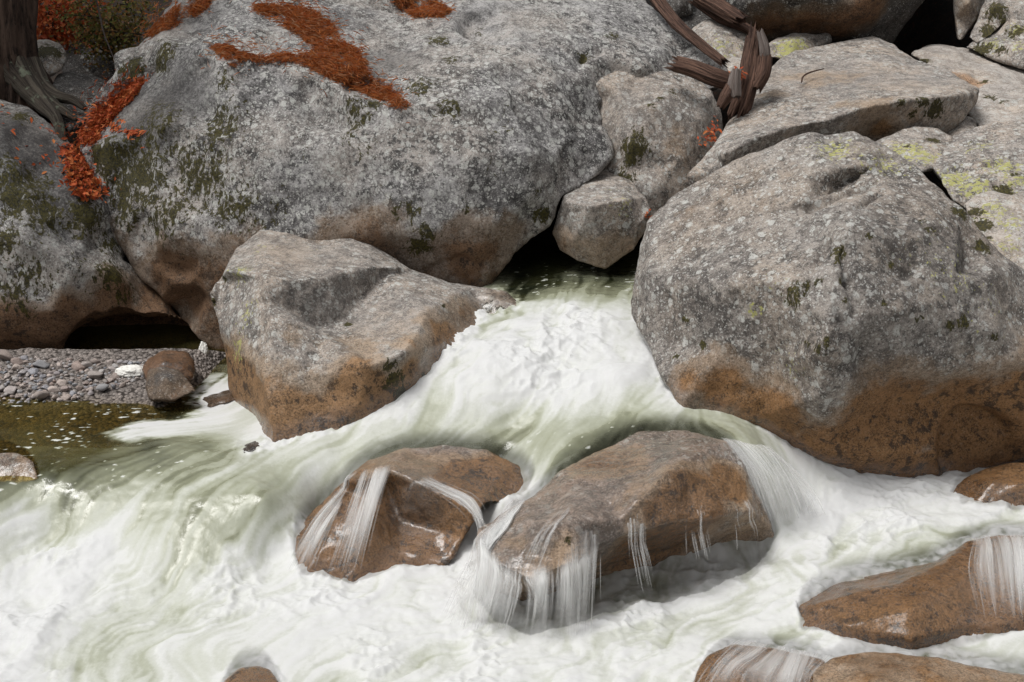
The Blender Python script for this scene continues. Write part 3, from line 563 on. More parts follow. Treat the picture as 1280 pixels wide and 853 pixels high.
# ------------------------------------------------------------------ water
WP = [  # px, py, z, foam, turbulence
 (600,335,1.00,.1,.2),(650,350,1.0,.12,.25),(700,345,1.02,.05,.2),(780,350,1.02,.08,.3),(720,362,1.01,.08,.4),(850,345,1.02,.1,.2),(660,370,1.0,.3,.6),(790,370,1.0,.15,.5),(730,374,1.0,.35,.5),(700,355,1.02,.02,.3),(760,355,1.02,.02,.3),
 (760,388,.985,.82,.6),(700,392,.96,.9,.9),(650,398,.95,.95,.9),(800,420,.90,.80,.6),(740,425,.90,.95,1.),(680,440,.86,.9,1.),(610,445,.86,.95,.9),(560,490,.73,.95,.9),(770,470,.81,.93,.9),(830,480,.76,.85,.7),(840,512,.68,.6,.5),
 (620,480,.77,.92,.9),(690,490,.72,.85,.8),(720,515,.65,.5,.5),(520,520,.62,.8,.7),(450,535,.57,.75,.6),(580,525,.60,.7,.5),(640,530,.58,.5,.5),(760,520,.64,.42,.4),(860,527,.64,.4,.35),(690,548,.575,.28,.3),(620,556,.50,.32,.3),(540,552,.52,.5,.3),(480,566,.495,.55,.3),
 (900,548,.61,.35,.3),(740,545,.595,.22,.25),(800,532,.63,.22,.25),
 (405,565,.49,.62,.5),(340,568,.48,.85,.7),(300,590,.47,.6,.5),(200,615,.40,.5,.5),(120,645,.30,.5,.5),(60,665,.22,.62,.6),(330,625,.40,.45,.4),(260,670,.26,.5,.5),(380,600,.40,.6,.4),(200,668,.26,.55,.5),(340,690,.14,.8,.8),(395,640,.22,.72,.5),(20,640,.32,.75,.6),(150,700,.14,.85,.9),
 (100,520,.5,.03,.03),(50,550,.49,.03,.05),(0,540,.5,.03,.03),(-100,540,.5,.03,.03),(180,500,.5,.10,.06),(210,540,.5,.95,.06),(280,530,.5,1.,.08),(255,475,.5,.55,.08),(275,500,.5,.9,.06),(150,548,.5,.75,.06),(225,518,.5,.35,.1),(120,560,.48,.06,.15),(190,558,.49,.10,.2),(260,556,.49,.12,.3),(310,536,.5,.95,.2),
 (60,600,.44,.12,.25),(0,615,.42,.22,.3),(150,580,.46,.15,.25),(240,570,.48,.3,.3),(-100,600,.44,.1,.2),(90,612,.41,.3,.35),
 (30,720,.08,1.,1.),(100,745,.06,.95,1.),(200,740,.07,.92,1.),(300,725,.09,1.,1.),(400,735,.06,1.,.8),(490,722,.08,.95,.7),(560,715,.08,1.,.9),(60,800,.02,.85,.8),(180,790,.03,.9,.8),(300,785,.02,.8,.6),(300,822,.02,.82,.4),(420,790,.02,.88,.8),(520,770,.03,.92,.9),(620,800,-.01,1.,1.),(750,800,-.01,.95,.8),(850,770,-.02,.92,.9),
 (900,735,0.,.85,.8),(980,700,.12,.92,.9),(1050,650,.16,1.,1.),(1120,650,.17,.95,.9),(1200,645,.20,1.,1.),(1280,640,.20,1.,1.),(1010,660,.16,1.,.9),(1150,685,.15,.75,.6),(1050,710,.11,.75,.5),(1285,662,.175,.9,.6),(950,770,.02,.95,.9),(900,795,.0,.9,.7),(1000,795,.02,.95,.8),(1100,808,.02,.9,.6),(1250,800,.03,.85,.5),(1180,790,.03,.95,.8),(1380,660,.22,.95,.8),(1380,800,.05,.9,.5),
 (0,870,-.05,.9,.8),(300,880,-.06,.9,.8),(640,870,-.05,.95,.9),(850,870,-.05,.95,.8),(760,840,-.04,.95,.9),(1100,900,-.08,.9,.5),(1300,920,-.08,.9,.5),(-200,760,.05,.95,.8),(-200,640,.3,.6,.5),
 (650,660,.20,1.,.8),(640,630,.34,.95,.6),(690,590,.48,.4,.4),(610,690,.12,1.,.9),(655,612,.34,.8,.5),
 (945,570,.55,.55,.4),(975,590,.42,.8,.5),(1005,620,.26,1.,.7),(990,650,.18,1.,.8),
 (680,770,.01,.95,1.),(780,760,.0,.9,1.),(860,735,.0,.85,.9),(930,700,.05,.9,.9),
 (430,560,.49,.6,.4),(400,700,.12,1.,.7),(470,730,.06,.9,.6),(450,590,.42,.7,.3),(400,620,.30,.75,.4),(560,590,.44,.5,.2),(620,605,.33,.6,.3),
]
WPa = np.array(WP, float)
WXY = np.array([PZ(p[0], p[1], p[2])[:2] for p in WP])
far = np.array([(-12, 8, .3, .3, .3), (12, 8, .3, .8, .6), (-12, 4, -.2, .8, .8), (12, 4, -.2, .8, .8), (0, 2, -.3, .9, .8), (-12, 11, .5, .05, .1), (3, 11, 1.0, .1, .1), (12, 11, .8, .1, .1), (-6, 10.5, .5, .03, .05), (-2, 10.5, .5, .1, .05), (0, 10.8, 1.02, .05, .1), (6, 9, .25, .9, .5), (3.4, 8.8, .24, .9, .5), (2.6, 8.6, .22, .95, .5)])
DRY = []
def dry(label, pix, off, foam_=.6, tb=.3, z=None):
    k = ROCKS[label]
    for (x, y) in pix:
        d2 = (k['px'][:, 0] - x) ** 2 + (k['px'][:, 1] - y) ** 2; c_ = np.where((d2 < 100) & k['facing'])[0]
        p_ = k['P'][c_[np.argmin(k['dep'][c_])]]; DRY.append((p_[0], p_[1], p_[2] - off if off is not None else z, foam_, tb))
for (x, y, Y_, z_, f_, t_) in [(380,697,7.14,.10,.95,.6),(420,709,7.16,.09,.95,.5),(456,706,7.18,.08,.9,.5),(510,693,7.2,.09,.95,.6),(552,690,7.25,.10,1.,.7),
        (640,768,6.9,.03,1.,1.),(700,768,6.98,.02,1.,1.),(760,760,7.05,.01,.85,1.),(820,735,7.2,.02,.7,.9),(880,705,7.35,.05,.8,.9),(950,676,7.45,.08,.95,.9)]:
    p_ = PY(x, y, Y_); DRY.append((p_[0], p_[1], z_, f_, t_))
far = np.vstack([far, np.array(DRY)])
WXY = np.vstack([WXY, far[:, :2]]); WVal = np.vstack([WPa[:, 2:], far[:, 2:]])
def tps(r2): return np.where(r2 > 1e-12, .5 * r2 * np.log(r2 + 1e-12), 0)
n_ = len(WXY); D2 = ((WXY[:, None] - WXY[None]) ** 2).sum(-1)
# linear-kernel spline keeps overshoot small
K = np.sqrt(D2 + .05 ** 2); A_ = np.zeros((n_ + 1, n_ + 1)); A_[:n_, :n_] = -K + np.eye(n_) * .008;
A_[:n_, n_] = 1; A_[n_, :n_] = 1
WC = np.linalg.solve(A_, np.vstack([WVal, np.zeros((1, 3))]))
def wfield(X, Y):
    out = np.zeros((len(X), 3))
    for s in range(0, len(X), 40000):
        x = X[s:s + 40000]; y = Y[s:s + 40000]
        d = -np.sqrt((x[:, None] - WXY[:, 0]) ** 2 + (y[:, None] - WXY[:, 1]) ** 2 + .05 ** 2)
        out[s:s + 40000] = d @ WC[:n_] + WC[n_]
    return out
FL = [  # flow arrows in the photograph's plane: px,py -> px,py
 (720,350,710,380),(780,355,770,385),(770,395,700,440),(700,400,650,435),(810,430,760,470),(740,450,650,500),(640,440,560,490),(830,480,760,510),(700,500,590,530),(560,500,450,545),(450,540,340,580),(600,540,480,570),(380,580,270,650),(300,590,170,660),(200,610,80,680),(100,640,20,700),(330,650,250,710),(430,580,360,660),
 (640,555,540,572),(700,560,660,605),(760,540,690,570),(860,530,930,560),(920,555,1000,625),(980,600,1020,650),(660,620,620,680),(640,660,590,740),(480,570,420,640),
 (1280,640,1120,660),(1150,650,1010,690),(1010,680,900,745),(1280,665,1150,690),(1100,700,1000,735),(950,730,830,800),(860,790,760,840),(1200,790,1050,800),(1020,800,880,830),(1000,640,940,720),
 (700,790,600,830),(560,740,440,770),(420,740,300,760),(300,780,180,800),(150,740,60,770),(80,780,120,850),(200,800,260,850),(350,820,300,860),(520,800,430,830),(250,700,170,740),(60,700,30,760),
 (280,530,170,540),(200,540,140,552),(100,520,60,525),(260,480,230,510),(100,590,20,620),(230,560,130,590),(0,550,-50,555)]
FA = []
for (a, b, c_, d_) in FL:
    i = np.argmin((WPa[:, 0] - a) ** 2 + (WPa[:, 1] - b) ** 2); z_ = WPa[i, 2]
    p, q = PZ(a, b, z_)[:2], PZ(c_, d_, z_)[:2]; v = (q - p) / np.linalg.norm(q - p); m_ = (p + q) / 2; FA.append((*m_, *v))
FA = np.array(FA)
def flow(X, Y):
    o = np.zeros((len(X), 2))
    for s in range(0, len(X), 60000):
        w = 1 / (((X[s:s + 60000, None] - FA[:, 0]) ** 2 + (Y[s:s + 60000, None] - FA[:, 1]) ** 2) ** 1.5 + 1e-3)
        o[s:s + 60000] = w @ FA[:, 2:]
    return o / np.maximum(np.linalg.norm(o, axis=1)[:, None], 1e-9)

H = .0095
fx = np.arange(-4.6, 4.6, H); fy = np.arange(5.25, 10.9, H); nx, ny = len(fx), len(fy)
FX, FY = np.meshgrid(fx, fy); fX, fY = FX.ravel(), FY.ravel()
Wz, Wf, Wt = wfield(fX, fY).T
Wf = np.clip(Wf, 0, 1); Wt = np.clip(Wt, 0, 1)
P3 = np.stack([fX, fY, 0 * fX], 1)
fl = flow(fX, fY)
def curl(P, s, seed):
    e = .01; a = perlin(P * s, seed)
    dx = (perlin((P + np.array([e, 0, 0])) * s, seed) - a) / e; dy = (perlin((P + np.array([0, e, 0])) * s, seed) - a) / e
    return np.stack([dy, -dx], 1) / s
fl = fl + (curl(P3, 2.2, 41) * .5 + curl(P3, 5.5, 42) * .45) * Wt[:, None]
fl /= np.maximum(np.linalg.norm(fl, axis=1)[:, None], 1e-9)
fgx, fgy = fl[:, 0].reshape(ny, nx), fl[:, 1].reshape(ny, nx)
def blur(a, k):
    for _ in range(k):
        b = a.copy(); b[1:] += a[:-1]; b[:-1] += a[1:]; b[0] += a[0]; b[-1] += a[-1]
        c = b.copy(); c[:, 1:] += b[:, :-1]; c[:, :-1] += b[:, 1:]; c[:, 0] += b[:, 0]; c[:, -1] += b[:, -1]; a = c / 9
    return a
def lic(noise, steps, ds):
    acc = noise.copy(); cnt = 1.0
    for sg in (1, -1):
        x = np.tile(np.arange(nx, dtype=float), ny); y = np.repeat(np.arange(ny, dtype=float), nx)
        for k in range(steps):
            ix = np.clip(x + .5, 0, nx - 1).astype(int); iy = np.clip(y + .5, 0, ny - 1).astype(int)
            x = x + sg * ds * fgx[iy, ix]; y = y + sg * ds * fgy[iy, ix]
            ix = np.clip(x + .5, 0, nx - 1).astype(int); iy = np.clip(y + .5, 0, ny - 1).astype(int)
            w = 1 - .5 * k / steps
            acc = acc + w * noise[iy, ix].reshape(ny, nx); cnt += w
    a = acc / cnt; a = a - a.mean(); return a / a.std()
n1 = rng.normal(size=(ny, nx)); n2 = blur(rng.normal(size=(ny, nx)), 6); n2 /= n2.std(); n3 = blur(rng.normal(size=(ny, nx)), 60); n3 /= n3.std()
l1 = blur(lic(n1, 16, 1.0), 1).ravel(); l2 = lic(n2, 20, 1.6).ravel(); l3 = lic(n3, 24, 2.6).ravel()
l1 /= l1.std()
big = fbm(P3 * np.array([1.4, 2.0, 1]), 4, 51); puff = fbm(P3 * 4.5, 4, 55); chop = fbm(P3 * np.array([9, 14, 1]), 4, 57)
calm = 1 - sstep(.02, .3, Wt)
n4 = blur(rng.normal(size=(ny, nx)), 300); n4 /= n4.std(); l4 = lic(n4, 26, 4.0).ravel()
n0 = blur(rng.normal(size=(ny, nx)), 2); l0 = lic(n0, 26, 1.2).ravel()
boil = fbm(P3 * 11, 3, 58); turb = sstep(.55, .95, Wt)
relief = (l4 * .010 + l3 * .006 + l2 * .0024 + l0 * .0006) * Wt + (big * .055 + puff * .022 * turb) * Wt + boil * .008 * turb + fbm(P3 * 26, 2, 59) * .0022 * turb
relief += chop * .011 * (1 - sstep(.4, .9, Wf)) * sstep(.03, .12, Wt) + chop * .0012
# foam: control value shifted by streaks and clumps
act = .25 + .75 * np.clip(Wt * 1.5, 0, 1)
rg = lambda f_, sd: np.clip(1 - 2.2 * np.abs(perlin(P3 * f_ + .15 * fbm(P3 * f_ * 2, 2, sd + 5)[:, None], sd)), 0, 1) ** 2
patch = sstep(-.12, .30, fbm(P3 * 1.7, 3, 71)) * sstep(.55, .9, Wt)
crest = (rg(np.array([5.0, 6.5, 1]), 72) * .030 + rg(np.array([12., 15., 1]), 73) * .014 + rg(np.array([27., 32., 1]), 74) * .006) * patch
relief += crest
foam = .08 + crest * 5.5 + Wf * .66 + (l4 * .070 + l3 * .055 + l2 * .042 + l0 * .040 + l1 * .032) * act + (puff * .16 + big * .20 + boil * .08 * turb) * np.clip(Wt + .15, 0, 1)
foam = np.maximum(foam, (.40 + .03 * l0 + .03 * l1) * sstep(.32, .50, Wf))
# drifting flecks and the edge of the foam raft on the pool
raft = sstep(.40, .78, Wf + .30 * fbm(P3 * np.array([4, 9, 1]), 5, 61, .65) + .05 * l2) * calm
fleck = (fbm(P3 * np.array([16, 30, 1]), 2, 63) + .55 * fbm(P3 * np.array([2.0, 3.2, 1]), 2, 64))
fleck_r = sstep(.36, .46, fleck) * calm * (fX < -1.0) * (fY < 9.1)
lace = sstep(.02, .14, np.abs(fbm(P3 * np.array([9, 20, 1]), 3, 65))) * 0
foam = foam * (1 - calm) + calm * np.clip(np.maximum(raft * np.clip(.90 + .08 * l2 + .06 * l0 + .04 * l3, .45, 1), np.maximum(fleck_r * .85, .02 + .04 * l2)), 0, 1)
# rows of small broken flecks, ripple highlights painted in where dark water is ruffled
ruf = sstep(.05, .2, Wt) * (1 - sstep(.3, .5, Wf))
foam = np.maximum(foam, ruf * sstep(.30, .5, fbm(P3 * np.array([14, 34, 1]), 3, 67) + .25 * l2 * .3) * .8)
foam = np.clip(foam, 0, 1.15)
opac = np.clip(.80 + foam, 0, 1)
# clear shallows over the gravel
bankd = gravel_z(fX, fY)
shal = sstep(.20, .48, bankd) * (fX < -1.9) * (fY > 8.0)
opac = np.where(shal > 0, np.clip(.80 - .62 * shal + foam, 0, 1), opac)
rim = np.zeros((ny, nx))
for k in ROCKS.values():
    P_ = k['P']; ix = np.round((P_[:, 0] - fx[0]) / H).astype(int); iy = np.round((P_[:, 1] - fy[0]) / H).astype(int)
    ok = (ix > 1) & (ix < nx - 2) & (iy > 1) & (iy < ny - 2); ix, iy, zz = ix[ok], iy[ok], P_[ok, 2]
    near = np.abs(zz - Wz.reshape(ny, nx)[iy, ix]) < .035; rim[iy[near], ix[near]] = 1
prox = np.clip(blur(rim, 25) * 3.2, 0, 1).ravel() * sstep(.25, .6, Wt)
relief += prox * (fbm(P3 * 6, 2, 75) * .020 + rg(np.array([12., 12., 1]), 76) * .012 + rg(np.array([30., 30., 1]), 77) * .004)
foam = np.clip(foam + prox * (.16 + .5 * fbm(P3 * 18, 2, 78)), 0, 1.15)
WZ = (Wz + relief).reshape(ny, nx)
# the drowned rocks: water dips below their bare faces and thins to a clear film over them
hm = np.full((ny, nx), -9.0); cut = np.zeros((ny, nx))
BARE = {A['label']: [(372,690),(392,648),(425,616),(450,600),(500,590),(560,588),(630,604),(640,614),(606,626),(590,650),(556,690),(500,706),(420,712)],
        C['label']: [(600,690),(604,664),(640,642),(700,610),(770,582),(850,562),(894,558),(912,566),(935,600),(958,650),(900,660),(846,664),(780,684),(745,690),(700,714),(663,732)],
        D['label']: [(1000,760),(1050,730),(1112,722),(1180,706),(1212,684),(1252,678),(1300,680),(1300,780),(1225,784),(1140,802),(1050,788)],
        E1['label']: [(866,870),(880,830),(913,812),(967,816),(1030,832),(1030,870)], E2['label']: [(1010,870),(1020,838),(1040,828),(1092,822),(1171,830),(1290,848),(1290,870)],
        F3['label']: [(290,870),(292,846),(318,838),(340,846),(346,870)], F1['label']: [(1196,616),(1210,602),(1240,588),(1290,584),(1290,618)], F2['label']: [(-10,590),(-10,568),(20,568),(42,578),(44,588)]}
for lb_, pg in BARE.items():
    k = ROCKS[lb_]; P_ = k['P']; up_ = k['N'][:, 2] > .05
    ix = np.round((P_[:, 0] - fx[0]) / H).astype(int); iy = np.round((P_[:, 1] - fy[0]) / H).astype(int)
    ok = (ix > 0) & (ix < nx - 1) & (iy > 0) & (iy < ny - 1)
    for dx in (-1, 0, 1):
        for dy in (-1, 0, 1):
            u_ = ok & up_; np.maximum.at(hm, (iy[u_] + dy, ix[u_] + dx), P_[u_, 2])
    ins = np.array([inside(a_, b_, pg) for a_, b_ in k['px']]) & k['facing'] & ok
    need = WZ[iy[ins], ix[ins]] - (P_[ins, 2] - .03); need = np.where(need > .2, 0, need)
    for dx in (-2, -1, 0, 1, 2):
        for dy in (-2, -1, 0, 1, 2): np.maximum.at(cut, (iy[ins] + dy, ix[ins] + dx), need)
foot = blur(np.where(hm > -5, 1.0, 0.0), 3) > .6
cut = blur(np.maximum(cut, 0), 1) * np.where(foot, 1.0, 0.0)
WZ = WZ - cut
dep_ = blur(np.where(hm > -5, np.clip(WZ - hm, -.3, .5), .5), 3)
film = (1 - sstep(.015, .16, dep_)).ravel()
opac = np.clip(opac - film * (.9 - .55 * np.clip(foam, 0, 1)), .10, 1)
olive = calm * (fX < -.8) + 0.0
WV = np.stack([fX, fY, WZ.ravel()], 1)

def water_mat(name):
    t = NT(name)
    f = t.attr('foam'); f2 = t.math('ADD', f, t.math('MULTIPLY', t.math('SUBTRACT', t.noise(55, 5, .65), .5), t.mr(f, .15, .6, .02, .14)))
    deep = t.mix(t.attr('olive'), (.040, .042, .018), (.115, .100, .036))
    deep = t.mix(t.mr(t.noise(2.2, 4), .4, .65), deep, t.mix(1.0, deep, (.35, .40, .5), 'MULTIPLY'))
    c = t.mix(t.mr(f2, .08, .36, smooth=False), deep, (.26, .27, .185))
    c = t.mix(t.mr(f2, .30, .52, smooth=False), c, (.42, .435, .36))
    c = t.mix(t.mr(f2, .46, .70, smooth=False), c, (.65, .66, .625))
    c = t.mix(t.mr(f2, .62, .88, smooth=False), c, (.81, .815, .81))
    rough = t.mr(f2, .1, .6, .07, .55)
    nb = t.bump(t.noise(38, 5, .6), t.mr(f2, .2, .8, .18, .15), .012)
    b = t.bsdf(c, rough, nb, t.mr(f2, .3, .9, .5, .2))
    tr = t.t.nodes.new('ShaderNodeBsdfTranslucent'); t.put(tr.inputs[0], (.80, .82, .76))
    ms = t.t.nodes.new('ShaderNodeMixShader'); t.put(ms.inputs[0], t.mr(f2, .3, 1.0, 0, .30)); t.t.links.new(b, ms.inputs[1]); t.t.links.new(tr.outputs[0], ms.inputs[2])
    tp = t.t.nodes.new('ShaderNodeBsdfTransparent'); t.put(tp.inputs[0], (.72, .66, .42))
    m2 = t.t.nodes.new('ShaderNodeMixShader'); t.put(m2.inputs[0], t.attr('opac')); t.t.links.new(tp.outputs[0], m2.inputs[1]); t.t.links.new(ms.outputs[0], m2.inputs[2])
    return t.done(m2.outputs[0])
M['water'] = water_mat('river_water')
tag(mesh_obj('water', WV, grid_faces(nx, ny), M['water'], attrs={'foam': foam, 'opac': opac, 'olive': olive}), kind='structure')
# the river beyond the picture: four coarse strips butted to the detailed sheet
def strip(x0, x1, y0, y1, k=60):
    ux, uy = np.linspace(x0, x1, k), np.linspace(y0, y1, k); UX, UY = np.meshgrid(ux, uy); a, b = UX.ravel(), UY.ravel()
    z, f_, t_ = wfield(a, b).T; Q3 = np.stack([a, b, a * 0], 1)
    v = np.stack([a, b, z + .05 * fbm(Q3, 3, 51) * t_], 1)
    tag(mesh_obj('water', v, grid_faces(k, k), M['water'], attrs={'foam': np.clip(f_ + .3 * fbm(Q3 * 3, 3, 55), 0, 1), 'opac': np.ones(len(a)), 'olive': np.zeros(len(a))}), kind='structure')
strip(-14, fx[0], 1, 11); strip(fx[-1], 14, 1, 11); strip(fx[0], fx[-1], 1, fy[0])
def water_at(x, y):
    ix = int(np.clip(round((x - fx[0]) / H), 0, nx - 1)); iy = int(np.clip(round((y - fy[0]) / H), 0, ny - 1)); return WV[iy * nx + ix, 2]

# splash-wetted rim on every rock that stands in the river
def water_z(P_):
    ix = np.clip(np.round((P_[:, 0] - fx[0]) / H).astype(int), 0, nx - 1); iy = np.clip(np.round((P_[:, 1] - fy[0]) / H).astype(int), 0, ny - 1); return WZ[iy, ix]
WB = blur((Wz).reshape(ny, nx), 4)
for k in ROCKS.values():
    P_ = k['P']
    if P_[:, 2].min() > 1.0 or P_[:, 1].min() > 10: continue
    ix = np.clip(np.round((P_[:, 0] - fx[0]) / H).astype(int), 0, nx - 1); iy = np.clip(np.round((P_[:, 1] - fy[0]) / H).astype(int), 0, ny - 1)
    hgt = P_[:, 2] - WB[iy, ix]; reach = .05 + .13 * Wt.reshape(ny, nx)[iy, ix]
    w_ = 1 - sstep(.25, 1.0, hgt / reach + .5 * fbm(P_ * 6, 3, 77))
    at_ = k['ob'].data.attributes['wet']; o_ = np.zeros(len(P_), np.float32); at_.data.foreach_get('value', o_); at_.data.foreach_set('value', np.maximum(o_, w_ * .9).astype(np.float32))

# ------------------------------------------------------------------ falling water
t = NT('falling_water')
al = t.attr('alpha')
b = t.bsdf((.95, .955, .95), .4, None, .3)
tr = t.t.nodes.new('ShaderNodeBsdfTranslucent'); t.put(tr.inputs[0], (.95, .95, .94))
ms = t.t.nodes.new('ShaderNodeMixShader'); ms.inputs[0].default_value = .55; t.t.links.new(b, ms.inputs[1]); t.t.links.new(tr.outputs[0], ms.inputs[2])
tp = t.t.nodes.new('ShaderNodeBsdfTransparent')
m2 = t.t.nodes.new('ShaderNodeMixShader'); t.put(m2.inputs[0], al); t.t.links.new(tp.outputs[0], m2.inputs[1]); t.t.links.new(ms.outputs[0], m2.inputs[2])
M['fall'] = t.done(m2.outputs[0])
def tube_into(Vs, Fs, As, pts, rad, alpha, k=5, flat=1.0):
    base = len(Vs); pts = np.asarray(pts); m = len(pts)
    tan = np.gradient(pts, axis=0); tan /= np.maximum(np.linalg.norm(tan, axis=1)[:, None], 1e-9)
    for i in range(m):
        a = np.cross(tan[i], (0, 1, .13)); a /= max(np.linalg.norm(a), 1e-6); b_ = np.cross(tan[i], a)
        for j in range(k):
            th = 2 * math.pi * j / k
            Vs.append(pts[i] + rad[i] * (math.cos(th) * a + flat * math.sin(th) * b_)); As.append(alpha[i])
    for i in range(m - 1):
        for j in range(k):
            j2 = (j + 1) % k; Fs.append((base + i * k + j, base + i * k + j2, base + (i + 1) * k + j2, base + (i + 1) * k + j))
def hm_at(x, y):
    return hm[int(np.clip(round((y - fy[0]) / H), 0, ny - 1)), int(np.clip(round((x - fx[0]) / H), 0, nx - 1))]
def fall(paths, count, width, alpha, seed, steps=14, jit=.02, clump=5, back=.16, edge=.25, sheets=3, ns=None):
    """paths: polylines in (px,py,Y) from lip to foot; thin streaky sheets and some loose strands run between neighbours"""
    r = random.Random(seed); Vs, Fs, As = [], [], []
    C3 = []
    for pl in paths:
        p = [PY(*q) for q in pl]; d0 = p[0] - p[1]; d0[2] = 0; d0 = d0 / max(np.linalg.norm(d0), 1e-6)
        q0 = p[0] + (d0 * .5 + np.array([0, .5, 0])) * back; h0 = hm_at(q0[0], q0[1]); q0[2] = h0 if -1 < h0 < p[0][2] + .12 else p[0][2] + .03
        C3.append([q0] + p)
    C3 = [np.array(c) for c in C3]
    def samp(pl, u):
        x = u * (len(pl) - 1); i = min(int(x), len(pl) - 2); f = x - i
        p0, p1, p2, p3 = pl[max(i - 1, 0)], pl[i], pl[i + 1], pl[min(i + 2, len(pl) - 1)]
        return .5 * (2 * p1 + (p2 - p0) * f + (2 * p0 - 5 * p1 + 4 * p2 - p3) * f * f + (3 * p1 - p0 - 3 * p2 + p3) * f ** 3)
    def onrock(p, lift):
        h_ = hm_at(p[0], p[1])
        if h_ > -1 and p[2] < h_ + lift and h_ - p[2] < .10: p = p.copy(); p[2] = h_ + lift
        return p
    centres = [r.random() for _ in range(max(2, count // clump))]
    for s in range(ns or int(count * .6)):
        u = min(max(r.choice(centres) + r.gauss(0, .03), 0), 1) * (len(C3) - 1); i = min(int(u), len(C3) - 2); f = u - i
        e0 = r.uniform(.1, .6); e1 = e0 + r.uniform(.25, .6); off = np.array([r.gauss(0, jit), r.gauss(0, jit * .6), r.gauss(0, jit * .4)])
        pts = []
        for k in range(steps):
            v = e0 + (e1 - e0) * k / (steps - 1); p = samp(C3[i], min(v, 1)) * (1 - f) + samp(C3[i + 1], min(v, 1)) * f
            pts.append(onrock(p + off * v, .006))
        w = r.uniform(.0018, .0055); a0 = r.uniform(.07, .24)
        rad = [w * (.3 + .7 * math.sin(math.pi * min(1, .12 + .85 * k / (steps - 1)))) for k in range(steps)]
        av = [min(.9, a0 * math.sin(math.pi * (k + .35) / (steps - .3)) ** 1.5) for k in range(steps)]
        tube_into(Vs, Fs, As, pts, rad, av, 5, .55)
    for lay in range(sheets):
        nu, nv_ = max(140, int(count * 1.1)), 40; U = np.linspace(0, 1, nu); Vv = np.linspace(0, 1, nv_)
        wid = sum(np.linalg.norm(C3[i + 1][2] - C3[i][2]) for i in range(len(C3) - 1)); G_ = np.zeros((nv_, nu, 3))
        for iu, u in enumerate(U):
            x = u * (len(C3) - 1); i = min(int(x), len(C3) - 2); f = x - i; f = f * f * (3 - 2 * f)
            for iv, v in enumerate(Vv): G_[iv, iu] = onrock(samp(C3[i], v) * (1 - f) + samp(C3[i + 1], v) * f, .006 + .004 * lay)
        UU, VV2 = np.meshgrid(U, Vv); uu, vv = UU.ravel(), VV2.ravel()
        fan = (uu - .5) * (1 - .25 * vv)
        q = np.stack([fan * wid, vv * .04, uu * 0 + lay * 5 + seed], 1)
        sA = fbm(q * np.array([48, 16, 1]), 3, seed + lay * 9, .6); sB = fbm(q * np.array([10, 9, 1]), 2, seed + 3 + lay); sC = fbm(q * np.array([3.5, 20, 1]), 2, seed + 5)
        env = sstep(.16, .56, vv + .30 * sB + .12 * sA) * (1 - sstep(.66, .98, vv + .22 * sA + .1 * sB)) * sstep(0, edge, uu + .12 * sC) * (1 - sstep(1 - edge, 1, uu + .12 * sC))
        alp = np.clip(sA * 1.0 + sB * .9 + sC * .3 + alpha * .66 - .08, 0, .6) * env
        Vg = G_.reshape(-1, 3) + np.stack([sA * .004, -.010 * lay - sA * .012 - .004 + 0 * sA, sB * .008], 1) * sstep(.15, .5, vv)[:, None]
        o_ = len(Vs); Vs += list(Vg); As += list(alp); Fs += [tuple(int(z_) + o_ for z_ in f_) for f_ in grid_faces(nu, nv_)]
    o = mesh_obj('waterfall', Vs, np.array(Fs), M['fall'], attrs={'alpha': As}); tag(o, kind='structure')
# left end of the half-drowned rock
fall([[(452,594,7.52),(436,640,7.30),(412,712,7.10)],[(466,592,7.52),(452,640,7.28),(430,715,7.08)],[(488,592,7.5),(470,640,7.28),(452,712,7.08)]], 130, .006, .42, 1, back=0.12)
fall([[(440,596,7.6),(408,635,7.42),(375,700,7.12)],[(430,612,7.55),(395,650,7.35),(360,712,7.1)],[(420,640,7.36),(400,680,7.2),(385,716,7.1)]], 130, .007, .36, 2, back=0.12)
fall([[(515,604,7.4),(560,622,7.36),(592,648,7.28),(600,672,7.2)],[(545,600,7.5),(590,622,7.4),(604,645,7.28),(606,672,7.2)]], 60, .006, .38, 3, back=0.08)
# chute between the two mid-stream rocks, down to the plunge below the front lip
fall([[(640,625,7.3),(600,680,7.0),(550,775,6.72)],[(650,640,7.2),(612,690,6.85),(578,785,6.66)],[(600,676,6.85),(600,705,6.75),(585,785,6.62)],[(622,704,6.70),(622,725,6.64),(605,785,6.58)],[(650,724,6.60),(648,740,6.56),(636,785,6.52)]], 420, .0065, .85, 4, clump=4)
fall([[(655,724,6.59),(660,745,6.54),(655,790,6.52)],[(690,714,6.62),(690,740,6.57),(686,795,6.53)],[(715,704,6.68),(715,735,6.62),(712,800,6.56)],[(748,682,6.8),(744,720,6.72),(740,800,6.6)]], 230, .0055, .66, 5, clump=7, back=0.1)
fall([[(700,640,6.95),(672,668,6.72),(650,722,6.60)],[(712,640,6.95),(690,670,6.74),(668,722,6.60)]], 40, .004, .28, 6, back=0.05, edge=.5, sheets=0, ns=26)
fall([[(783,667,6.9),(788,695,6.84),(796,742,6.78)],[(805,660,6.95),(814,690,6.88),(824,742,6.80)]], 46, .0042, .46, 7, clump=8, back=0.03, edge=.5, sheets=0, ns=34)
fall([[(850,650,7.0),(853,675,6.96),(858,705,6.92)],[(905,645,7.14),(908,665,7.1),(912,690,7.06)],[(935,640,7.28),(945,660,7.24),(948,690,7.2)]], 44, .0038, .18, 8, clump=6, back=0.03, edge=.5, sheets=0, ns=30)
# veil between the mid-stream rock and the massive boulder
fall([[(905,552,7.68),(930,585,7.52),(958,655,7.4)],[(925,552,7.72),(960,590,7.55),(985,655,7.4)],[(950,560,7.78),(990,600,7.6),(1010,645,7.45)],[(970,572,7.85),(1015,610,7.7),(1035,640,7.6)]], 300, .0065, .42, 9, clump=6)
